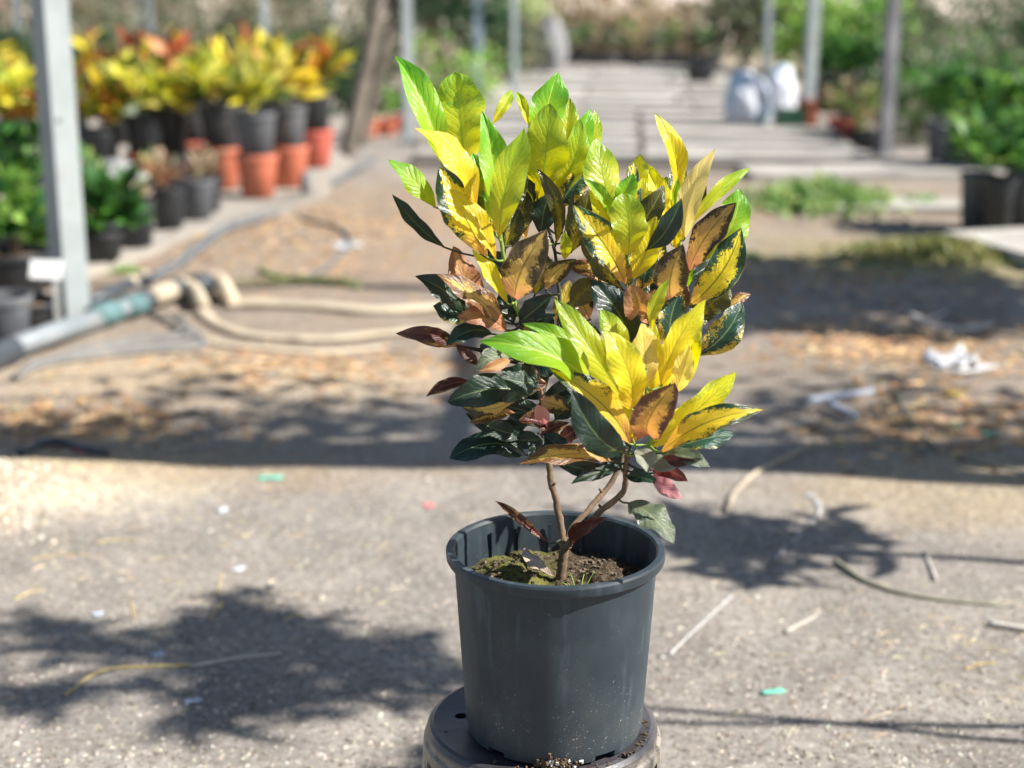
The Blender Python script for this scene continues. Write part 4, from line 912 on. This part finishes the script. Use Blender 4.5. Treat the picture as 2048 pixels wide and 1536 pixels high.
leaf('grey', (1300, 912), (1366, 924), 40, 25, -9, -12, 10, .14, .2, under=True)
leaf('red', (1300, 940), (1376, 962), 34, 10, -9, -13, -10, .12, .25)
leaf('red', (1306, 946), (1364, 998), 34, -5, -8.6, -12, 4, .12, .2, under=True)
leaf('oran', (1226, 924), (1038, 928), 44, 35, -7, -12, 20, .12, .25, wid=.55)
leaf('dark', (1242, 938), (1100, 918), 34, 10, -6, -8, -12, .12, .25)
leaf('dark', (1242, 938), (1142, 968), 30, 25, -6.5, -10, 6, .12, .3)
leaf('dark', (1252, 952), (1318, 966), 30, 25, -6.5, -10, -4, .14, .3)
leaf('dark', (1246, 930), (1200, 905), 34, 0, -4, -3, 0, .1, .3)
leaf('dark', (1262, 900), (1230, 850), 40, 0, -5, -4.5, 0, .1, .3)
leaf('oran', (1262, 890), (1280, 810), 44, 0, -6.5, -6, 4, .08, .3)
leaf('grey', (1256, 1006), (1348, 1087), 62, 38, -7, -13, -12, .10, .15, wid=.52)
# darker leaves filling the middle of the bush
for k_, b_, t_, w_, d0_, d1_ in (('dark', (1062, 560), (1030, 480), 46, 4, 5), ('oliv', (1070, 590), (1085, 500), 50, 5, 6), ('dark', (1100, 690), (1070, 610), 50, 5, 6), ('dark', (1085, 740), (1130, 660), 46, 5, 7), ('brwn', (1180, 640), (1150, 570), 44, 6, 7),
    ('dark', (1190, 700), (1160, 640), 46, 4, 3), ('dark', (1090, 790), (1050, 720), 44, 4, 5), ('dark', (1110, 840), (1150, 790), 48, 4, 4), ('dark', (1080, 850), (1030, 800), 46, 4, 4), ('maro', (1120, 880), (1170, 850), 36, 4, 2), ('dark', (1220, 860), (1190, 800), 46, -2, -1),
    ('blot', (1230, 600), (1190, 500), 54, 3, 4), ('oran', (1340, 640), (1370, 560), 48, 3, 3), ('dark', (1310, 640), (1300, 560), 50, 4, 5), ('blot', (1330, 560), (1300, 460), 44, 3, 4), ('oliv', (1380, 660), (1420, 600), 50, 5, 6), ('dark', (1240, 640), (1200, 560), 46, 5, 6),
    ('dark', (1020, 560), (960, 500), 46, 3, 5), ('oliv', (1010, 500), (1040, 420), 44, 3, 5), ('dark', (930, 600), (900, 530), 36, 4, 6), ('dark', (1000, 640), (940, 600), 44, 3, 5), ('dark', (1010, 720), (960, 690), 44, 3, 4), ('dark', (1240, 905), (1170, 880), 40, -3, -2),
    ('dark', (1330, 880), (1390, 850), 44, -5, -3), ('dark', (1300, 800), (1340, 720), 50, -4, -3), ('dark', (1230, 800), (1180, 740), 46, -3, -2), ('grey', (1340, 905), (1400, 880), 36, -6, -5),
    ('dark', (1085, 880), (1010, 880), 40, 1, -1), ('dark', (1088, 870), (1140, 905), 40, 0, -3), ('dark', (1080, 830), (1000, 810), 44, 2, 0), ('dark', (1075, 760), (1000, 740), 46, 0, -3), ('brwn', (1080, 800), (1140, 820), 40, 1, -2), ('dark', (1065, 700), (985, 705), 44, 1, -1),
    ('dark', (1090, 880), (1060, 930), 36, 1, -1), ('dark', (1070, 730), (1120, 740), 44, 1, -1), ('oliv', (1045, 650), (1090, 690), 40, 0, -2), ('dark', (1240, 900), (1180, 840), 46, -6, -7), ('dark', (1120, 640), (1160, 690), 40, 5, 4)):
    leaf(k_, b_, t_, w_, 8, d0_, d1_, 0, .1, .25)
# more young leaves packed into each rosette
for cx, cy, dd, k_ in ((990, 440, .5, ('lime', 'new', 'gold', 'lime', 'blot', 'lime', 'oliv')), (1088, 400, 10, ('lime', 'lime', 'new', 'gold', 'lime', 'blot')), (1254, 480, .5, ('gold', 'lime', 'blot', 'gold', 'oliv')), (1356, 460, 6.5, ('gold', 'lime', 'blot', 'gold', 'oliv')), (1292, 800, -6.8, ('gold', 'gold', 'lime', 'gold', 'blot', 'gold'))):
    for i_, kk in enumerate(k_):
        an = -.75 + 1.5 * (i_ + .5) / len(k_) + rng.uniform(-.12, .12); ln = rng.uniform(110, 165)
        leaf(kk, (cx + 10 * math.sin(an), cy + rng.uniform(0, 30)), (cx + ln * math.sin(an) * .8, cy - ln * math.cos(an)), rng.uniform(38, 54), rng.uniform(-5, 25), dd + rng.uniform(.5, 1.5), dd + rng.uniform(1, 4), 0, .07, .3)
# few leaves low on the stems
leaf('maro', (1098, 1086), (990, 1002), 22, 30, -1, -4, -4, -.06, .7, wave=.4)
leaf('maro', (1142, 1092), (1216, 1034), 32, -20, -.5, -5, -16, .10, .6, under=True)
# fallen leaf, weed and petal in the pot
leaf('dead', (1110, 1154), (1048, 1096), 28, 35, -4.5, 1, -10, .12, .3, pet=False, name='dead_leaf')
for k in range(7):
    a = k * .9 + .3; b0 = Vector((.028 + .004 * math.cos(a), -.045 + .004 * math.sin(a), SOILZ - .004))
    tp = b0 + Vector((math.cos(a) * .017, math.sin(a) * .014, .022 + .018 * random.random()))
    MB().tube(spline([b0, (b0 + tp) / 2 + Vector((0, 0, .006)), tp], 4), [.0016 * (1 - .09 * i) for i in range(9)], 5, flat=.6).build('weed_blade', M_STEMG, HERO)
blob('petal', (-.016, -.062, SOILZ + .002), (.004, .003, .002), simple('red_petal', (.5, .02, .03), .5), HERO, 1., .2, 8)

mb = MB(); mw = MB()                            # soil pushed out of the drain hole
for _ in range(80):
    a = R(rng.normal(-90, 7)); r_ = rb + abs(rng.normal(0, .003)) - .002; s_ = rng.uniform(.0015, .0045); z = abs(rng.normal(0, .007))
    (mw if rng.uniform() < .14 else mb).box((r_ * math.cos(a), r_ * math.sin(a) - .001, z + .002), (s_, s_, s_), rng.uniform(0, 3), s_ * .3)
for a0 in range(60):
    a = R(rng.uniform(-130, 20)); r_ = rb + rng.uniform(.002, .012); s_ = rng.uniform(.001, .0028); mb.box((r_ * math.cos(a), r_ * math.sin(a), s_ * .4), (s_ * 1.5, s_, s_ * .8), a, s_ * .3)
o = mb.build('spilled_soil', M_SOIL, HERO, False); o['kind'] = 'stuff'
o = mw.build('perlite', simple('perlite', (.6, .58, .52), .9), HERO, False); o['kind'] = 'stuff'

# ================================================================== PIPES AND HOSES
M_PVC = simple('grey_pvc', (.21, .235, .25), .5, .2, 6, .08, .4, dirt=(.30, .27, .23))
M_TEAL = simple('teal_coupling', (.09, .17, .175), .7, .2, 10, .08, .45)
M_DKPL = simple('dark_fitting', (.05, .06, .07), .5, .3, 10, .08, .45)
M_CREAM = simple('cream_dusty_hose', (.47, .395, .29), .8, .2, 9, .2, .2, dirt=(.24, .19, .14))
M_HOSE = simple('grey_irrigation_hose', (.10, .11, .12), .6, .25, 8, .1, .4, dirt=(.24, .21, .17))
M_HOSE2 = simple('dusty_grey_hose', (.17, .165, .155), .75, .25, 12, .15, .3, dirt=(.27, .23, .18))
PI = empty('water_pipe', (0, 0, 0))
def pz(px, py, z): p = gp(px, py); return Vector((p.x, p.y, gz(p.x, p.y) + z))
MB().tube([pz(-130, 800, .055), pz(30, 742, .05)], .046, 14).build('collar', M_DKPL, PI)
MB().tube([pz(20, 744, .055), pz(110, 702, .055), pz(200, 664, .045)], .037, 14).build('pipe', M_PVC, PI)
MB().tube([pz(188, 668, .055), pz(232, 651, .048)], .043, 14).build('coupling', M_TEAL, PI)
MB().tube([pz(228, 652, .05), pz(255, 642, .05)], .036, 14).build('pipe', M_PVC, PI)
MB().tube([pz(250, 644, .055), pz(282, 632, .048)], .044, 14).build('coupling', M_TEAL, PI)
MB().tube([pz(278, 633, .055), pz(300, 626, .05)], .042, 14).build('collar', M_DKPL, PI)
MB().tube([pz(298, 626, .055), pz(345, 612, .058)], .040, 14).build('pipe', M_CREAM, PI)
MB().tube([pz(342, 612, .058), pz(356, 606, .058)], .045, 14).build('collar', M_DKPL, PI)
MB().tube(spline([pz(352, 608, .058), pz(378, 603, .06), pz(395, 612, .05), pz(405, 628, .03)], 5), .030, 14).build('elbow', M_CREAM, PI)
MB().tube([pz(384, 603, .06), pz(418, 596, .06)], .045, 14).build('collar', M_DKPL, PI)
MB().tube(spline([pz(414, 596, .06), pz(436, 590, .062), pz(450, 600, .05), pz(462, 612, .025)], 5), .034, 14).build('elbow', M_CREAM, PI)
MB().tube([pz(170, 622, .03), pz(262, 588, .03)], .026, 10).build('branch_pipe', M_DKPL, PI)
MB().tube([pz(255, 590, .03), pz(290, 566, .03)], .026, 10).build('branch_pipe', M_CREAM, PI)
tag(PI, 'thick grey water pipe with teal couplings and cream elbows on the ground', 'pipe')
def hose(name, pxs, r, mat, label, cat='hose', flat=1., group=None, lift=0.):
    pts = spline([pz(x, y, r * flat * .85 + lift) for x, y in pxs], 6)
    pts = [Vector((p.x, p.y, gz(p.x, p.y) + r * flat * .85 + lift)) for p in pts]
    rr = [r * (1 + .22 * mnoise.noise(Vector((i * .45, r * 900, 0)))) for i in range(len(pts))] if flat < 1 else r
    o = MB().tube(pts, rr, 8, flat=flat).build(name, mat); tag(o, label, cat, group); return o
hose('flat_hose', [(456, 612), (520, 612), (640, 620), (760, 626), (880, 618), (1010, 612), (1130, 616)], .045, M_CREAM, 'broad dusty cream hose running from the last elbow to the right', flat=.32)
hose('flat_hose', [(402, 632), (440, 655), (520, 672), (640, 676), (760, 668), (880, 660), (1000, 655)], .027, M_CREAM, 'dusty cream hose curving away beneath the broad one', flat=.4)
hose('flat_hose', [(318, 636), (360, 660), (430, 686), (540, 700), (660, 702), (760, 694)], .021, M_CREAM, 'narrow cream hose nearest the sandy mound', flat=.4)
for k in range(4):
    hose('grey_hose', [(300 + k * 22, 634 + k * 12), (370 + k * 14, 650 + k * 13), (350 + k * 10, 676 + k * 12), (270, 690 + k * 11), (170 - k * 16, 715 + k * 10), (60 - k * 10, 752 + k * 9)], .012, M_HOSE2, 'loop of thin grey hose lying beside the thick pipe', group='thin grey hose loops')
hose('irrigation_hose', [(262, 586), (320, 558), (400, 512), (505, 455), (620, 398), (700, 352), (745, 328)], .024, M_HOSE, 'long grey irrigation hose along the edge of the pad')
hose('irrigation_hose', [(560, 560), (640, 545), (700, 500), (640, 470), (600, 440)], .010, M_HOSE, 'thin loose hose on the brown earth right of the pad')
MB_ = MB().tube([pz(612, 402, 0), pz(612, 402, .16)], .03, 8).build('valve_stub', M_HOSE); tag(MB_, 'short grey valve stub standing on the irrigation hose', 'valve')
hose('green_hose', [(520, 545), (570, 558), (640, 572), (720, 580)], .012, simple('faded_green_hose', (.20, .26, .08), .6), 'short faded green hose behind the broad cream hose')
# label card by the post
p = gp(124, 668); e = empty('label_stake', (p.x, p.y - .02, gz(p.x, p.y) - .01), .1); M_CARD = simple('white_card', (.72, .72, .71), .5, .04, 10, .05)
MB().box((-.006, 0, .11), (.016, .008, .24), 0, .002).build('stake', simple('grey_stake', (.5, .5, .47), .6), e, False)
cdn = MB().box((0, 0, 0), (.115, .006, .07), 0, .002).build('card', M_CARD, e, False); cdn.location = (-.03, -.01, .245); cdn.rotation_euler = (-.35, .05, 0)
tag(e, 'blank white label card on a stake at the thick steel post', 'label')

# ================================================================== LITTER ON THE GROUND
M_STICK = simple('pale_stick', (.36, .31, .235), .85, .25, 40, .4, .15); M_STRAWM = simple('yellow_stem', (.55, .43, .18), .8, .2, 40, .3, .2); M_DKSTICK = simple('grey_green_stem', (.26, .25, .18), .85, .25, 30, .4, .15); M_BONE = simple('bleached_wood', (.46, .42, .37), .8, .15, 30, .3, .2)
def stick(pxs, r0, r1, mat, label, group=None, lift=0, name='stick'):
    pts = spline([pz(x, y, 0) for x, y in pxs], 5); n_ = len(pts)
    rr = [.78 * (r0 + (r1 - r0) * i / (n_ - 1)) * (1 + .15 * mnoise.noise(Vector((i * .8, r0 * 999, 0)))) for i in range(n_)]
    pts = [Vector((p.x, p.y, gz(p.x, p.y) + rr[i] * .8 + lift)) for i, p in enumerate(pts)]
    tag(MB().tube(pts, rr, 6).build(name, mat), label, 'stick', group)
stick([(1455, 1022), (1468, 985), (1510, 945), (1570, 915), (1635, 882)], .010, .008, M_STICK, 'pale bent stem arching on the ground right of the plant')
stick([(1600, 902), (1720, 888), (1880, 905), (2060, 948)], .007, .005, M_DKSTICK, 'long thin grey stem meeting the arched pale one')
stick([(1790, 800), (1825, 850), (1880, 900)], .007, .005, M_DKSTICK, 'short grey stem among the litter by the white plastic')
stick([(1672, 1124), (1730, 1165), (1830, 1195), (2010, 1218)], .009, .004, M_DKSTICK, 'grey-green stem curving across the shade at the right')
stick([(1570, 1268), (1636, 1232)], .006, .003, M_BONE, 'short bleached stick with a dark end')
stick([(1718, 1450), (1780, 1432)], .004, .003, M_STICK, 'tiny pale stick on the gravel by the thin shadow lines')
stick([(1850, 1105), (1872, 1165)], .004, .006, M_BONE, 'small bleached twig pointing down towards the grey-green stem')
stick([(1975, 1255), (2070, 1272)], .009, .009, M_BONE, 'chunky bleached piece of wood in the straw at the right')
stick([(130, 1392), (200, 1345), (290, 1338), (380, 1335)], .003, .004, M_STRAWM, 'thin yellow stem lying in the leafy shadow')
stick([(380, 1338), (460, 1322), (562, 1308)], .005, .003, M_BONE, 'pale thin stick continuing the yellow stem')
stick([(1180, 470), (1225, 462)], .006, .005, M_BONE, 'pale stick far off behind the plant')
for px, py, dx, dy in ((420, 1245, 30, -40), (435, 1195, 10, -50), (260, 1205, 8, 34), (570, 1242, 40, -6), (30, 1200, 60, -20), (190, 1090, 90, -4), (1990, 1335, -60, 12), (60, 1120, 120, -6)):
    stick([(px, py), (px + dx * .5, py + dy * .5 - 5), (px + dx, py + dy)], .0022, .0016, M_STRAWM, 'thin dry straw stem lying loose on the gravel', 'loose straw stems', name='straw_stem')
def scrap(name, px, py, wd, dp, mat, label, rz=0, crump=.02, cat='litter', n=8, holes=False):
    V, F = [], []; s0 = random.uniform(0, 50)
    p = gp(px, py)
    for j in range(n):
        for i in range(n):
            u, v = i / (n - 1) - .5, j / (n - 1) - .5; k = 1 + .45 * mnoise.noise(Vector((u * 4 + s0, v * 4, 0)))
            V.append((u * wd * k, v * dp * k, .002 + .7 * crump * abs(mnoise.noise(Vector((u * 5 + s0, v * 5, 4)))) * 1.6))
    F = [(j * n + i, j * n + i + 1, (j + 1) * n + i + 1, (j + 1) * n + i) for j in range(n - 1) for i in range(n - 1)]
    o = mesh_obj(name, V, F, mat); o.location = (p.x, p.y, gz(p.x, p.y)); o.rotation_euler.z = rz
    m = o.modifiers.new('thick', 'SOLIDIFY'); m.thickness = .0025; tag(o, label, cat); return o
M_WPL = simple('white_sheet_plastic', (.56, .57, .60), .4, .1, 10, .2, .4, dirt=(.5, .47, .42)); M_BPL = simple('bluish_sheet_plastic', (.46, .51, .60), .4, .08, 10, .2, .4); M_GPL = simple('green_tape', (.16, .48, .36), .5, .1, 10, .1); M_YPL = simple('yellow_scrap', (.7, .5, .08), .5); M_RPL = simple('red_scrap', (.55, .12, .10), .5); M_GRAYW = simple('grey_bleached_scrap', (.52, .47, .43), .8, .15, 20, .3)
scrap('plastic_scrap', 1905, 745, .17, .16, M_WPL, 'crumpled white plastic sheet on the right-hand litter', .3, .06)
stick([(1850, 742), (1880, 765), (1925, 772), (1990, 752)], .010, .006, M_WPL, 'curled white strip in front of the crumpled plastic sheet', name='plastic_strip')
stick([(1820, 632), (1862, 650), (1920, 655), (1985, 648)], .015, .014, M_GRAYW, 'greyish bent stick lying in the shade at the right')
stick([(1850, 640), (1895, 615)], .010, .005, M_GRAYW, 'short stub branching beside the greyish bent stick')
stick([(1612, 815), (1680, 808), (1745, 802)], .016, .012, M_BPL, 'bluish-white plastic strip lying flat in the shade', name='plastic_strip')
stick([(1660, 818), (1715, 838)], .013, .008, M_BPL, 'second leg of the forked bluish-white plastic', name='plastic_strip')
scrap('green_tape', 1545, 1390, .040, .014, M_GPL, 'small strip of green tape by the thin shadow line', .25, .006)
scrap('green_tape', 540, 956, .06, .03, M_GPL, 'pale green scrap at the edge of the shade left of the plant', .05, .006)
scrap('green_scrap', 1980, 868, .035, .03, simple('teal_scrap', (.05, .38, .28), .5), 'teal scrap in the litter under the white plastic', .4, .012)
scrap('green_scrap', 1910, 855, .03, .02, simple('dull_green_scrap', (.08, .22, .12), .5), 'dull green scrap in the litter beside the teal one', .4, .012)
scrap('yellow_scrap', 1905, 805, .05, .03, M_YPL, 'yellow scrap below the white plastic sheet', .1, .012)
scrap('red_scrap', 170, 905, .055, .04, M_RPL, 'reddish scrap by the half-buried black hose end', .2, .02)
scrap('pink_petal', 857, 1008, .022, .03, simple('pink_scrap', (.70, .22, .25), .5), 'tiny pink petal on the gravel left of the pot', .5, .006)
scrap('white_scrap', 445, 1025, .025, .03, M_WPL, 'small curled white scrap on the gravel', .5, .012)
scrap('white_scrap', 478, 1140, .018, .03, M_WPL, 'tiny slanting white scrap above the leafy shadow', -.5, .006)
scrap('blue_scrap', 195, 1232, .02, .02, M_BPL, 'tiny pale blue scrap in the leafy shadow', .2, .006)
scrap('blue_scrap', 315, 1313, .02, .016, M_BPL, 'tiny light blue scrap just above the yellow stem', .7, .006)
scrap('blue_scrap', 385, 1405, .028, .018, M_BPL, 'pale blue torn scrap just below the yellow stem', .5, .008)
scrap('dark_scrap', 540, 1178, .015, .012, M_DKPL, 'tiny dark pebble-like scrap on the sunlit gravel', .5, .008)
scrap('white_scrap', 695, 505, .12, .1, M_WPL, 'white scrap on the brown earth behind the hoses', .5, .02)
stick([(40, 925), (75, 898), (120, 890), (165, 905), (215, 915)], .016, .014, M_DKPL, 'half-buried black hose end in the pale sandy heap', name='hose_end')
# chalky trickle of lime on the gravel
V, F = [], []; pts = spline([pz(1615, 985, 0), pz(1640, 1015, 0), pz(1615, 1050, 0), pz(1560, 1105, 0), pz(1500, 1160, 0), pz(1430, 1225, 0), pz(1340, 1312, 0)], 14)
for i, p in enumerate(pts):
    s_ = i / (len(pts) - 1); wd = (.011 * (1 - .75 * s_)) * (.5 + .9 * abs(mnoise.noise(Vector((i * .37, 0, 0)))) * 1.6); d = (pts[min(i + 1, len(pts) - 1)] - pts[max(i - 1, 0)]).normalized(); nn = Vector((-d.y, d.x, 0))
    for k in (-1, 0, 1): q = p + nn * wd * k; V.append((q.x, q.y, gz(q.x, q.y) + (.006 if k == 0 else .002)))
F = [(i * 3 + k, i * 3 + k + 1, i * 3 + k + 4, i * 3 + k + 3) for i in range(len(pts) - 1) for k in (0, 1) if mnoise.noise(Vector((i * .31, 3, k * .4))) > -.22]
tag(mesh_obj('lime_streak', V, F, simple('chalky_lime', (.38, .375, .365), .9, .3, 60, .4, .1)), 'chalky white streak trailing over the gravel right of the pot', 'streak')

# gravel, straw and dead leaves
def shards(name, N_, area, size, cols, wts, flat, elong, label, cat):
    V, F, C = [], [], []; pc = pal(N_, cols, wts, .3)
    for k in range(N_):
        px, py = area(); p = gp(px, py); s_ = rng.uniform(*size); L_ = s_ * rng.uniform(*elong); a = rng.uniform(0, 6.28); ca, sa = math.cos(a), math.sin(a); z = gz(p.x, p.y); h = s_ * flat
        b = len(V); tl = rng.uniform(-.3, .3) * h
        for x, y, zz in ((-L_, -s_ * .3, 0), (0, -s_, 0), (L_, 0, tl), (.1 * L_, s_, 0), (-.2 * L_, -.1 * s_, h), (.35 * L_, .2 * s_, h * .8)):
            x *= rng.uniform(.8, 1.2); V.append((p.x + x * ca - y * sa, p.y + x * sa + y * ca, z + zz - .0005)); C.append(pc[k])
        F += [(b, b + 1, b + 4), (b + 1, b + 5, b + 4), (b + 1, b + 2, b + 5), (b + 2, b + 3, b + 5), (b + 3, b + 4, b + 5), (b + 3, b, b + 4)]
    t_ = bpy.data.materials.get('litter_pieces')
    if not t_:
        t = NT('litter_pieces'); t_ = t.done(t.pbsdf(t.n('Attribute', attribute_name='tint').outputs['Color'], .85, None, .2))
    o = mesh_obj(name, V, F, t_, smooth=False, col=np.array(C)); tag(o, label, cat, kind='stuff')
U = lambda a, b: rng.uniform(a, b)
def near(): 
    y = 700 + 850 * rng.uniform(0, 1) ** .8; return U(-60, 2110), y
shards('gravel', 9000, near, (.0015, .006), [(.30, .26, .21), (.42, .37, .31), (.16, .135, .11), (.52, .48, .42)], [4, 3, 4, .8], .7, (.9, 1.5), 'loose fine gravel over the trodden ground', 'gravel')
def zone_px(cs):
    def f():
        c = cs[rng.integers(0, len(cs))]; return rng.normal(c[0], c[2]), rng.normal(c[1], c[3])
    return f
shards('leaf_litter', 5200, zone_px([(560, 490, 150, 40), (720, 470, 110, 50), (650, 740, 200, 30), (150, 850, 150, 20), (1900, 700, 130, 45), (1880, 850, 120, 30), (1300, 420, 250, 30), (1650, 560, 200, 25), (1750, 690, 120, 25)]), (.006, .02), [(.36, .22, .11), (.25, .15, .08), (.48, .34, .19), (.13, .09, .06)], [4, 3, 2, 2], .35, (1.2, 2.6), 'brown dead leaves scattered over the earth', 'leaf litter')
shards('straw', 3400, zone_px([(320, 945, 170, 22), (220, 1000, 180, 50), (150, 950, 160, 40), (250, 930, 120, 14), (1940, 985, 160, 32), (1930, 1300, 140, 60), (1800, 660, 180, 25), (1750, 740, 160, 30), (420, 760, 180, 30), (300, 1150, 260, 110), (1650, 1250, 300, 160), (700, 1050, 300, 90)]), (.0008, .0019), [(.40, .34, .19), (.36, .26, .15), (.52, .43, .28)], [3, 2, 2], 1., (5, 20), 'yellow straw scattered on the ground', 'straw')
shards('sand_clods', 420, zone_px([(25, 975, 50, 32), (60, 1010, 40, 25), (20, 1040, 40, 20)]), (.003, .010), [(.48, .41, .31), (.38, .31, .23), (.56, .51, .42)], [3, 2, 1], .8, (.9, 1.4), 'pale sandy clods heaped at the left', 'clods')

# weeds
def grass(name, px, py, rx, ry, n_, hgt, cols, wts, label):
    c = gp(px, py); q = np.clip(rng.normal(size=(n_, 2)) * .42, -1.1, 1.1); P = np.stack([c.x + q[:, 0] * rx, c.y + q[:, 1] * ry, np.zeros(n_)], 1)
    P[:, 2] = [gz(x, y) - .004 for x, y, _ in P]
    D = rng.normal(size=(n_, 3)) * np.array([.7, .7, .2]) + np.array([0, 0, .8]); L_ = hgt * rng.uniform(.4, 1.2, n_) * (1.15 - .6 * np.linalg.norm(q, axis=1).clip(0, 1))
    o = foliage(name, P, D, L_, L_ * .22 + .006, pal(n_, cols, wts), None, .3); tag(o, label, 'weeds', kind='stuff')
grass('weeds', 1640, 412, .45, .55, 850, .17, [(.24, .38, .11), (.34, .44, .15), (.14, .26, .07)], [3, 3, 1], 'fresh green weeds growing before the slab path')
grass('weeds', 1850, 415, .25, .15, 120, .10, [(.12, .34, .06), (.25, .42, .1)], [2, 1], 'thin green weeds by the pale slab')
grass('weeds', 1890, 525, .60, .40, 1800, .06, [(.26, .27, .08), (.35, .32, .12), (.16, .22, .06)], [3, 2, 2], 'short yellowing grass beside the pale concrete slab')
grass('weeds', 590, 565, .35, .08, 260, .035, [(.25, .30, .08), (.3, .28, .1)], [2, 1], 'faint green growth behind the broad cream hose')
grass('weeds', 1500, 520, .10, .06, 60, .05, [(.10, .34, .05), (.18, .4, .07)], [2, 1], 'small green weed right behind the plant')
grass('weeds', 252, 545, .10, .06, 60, .05, [(.20, .38, .07), (.25, .4, .1)], [2, 1], 'small weed at the foot of the tall grow pot')
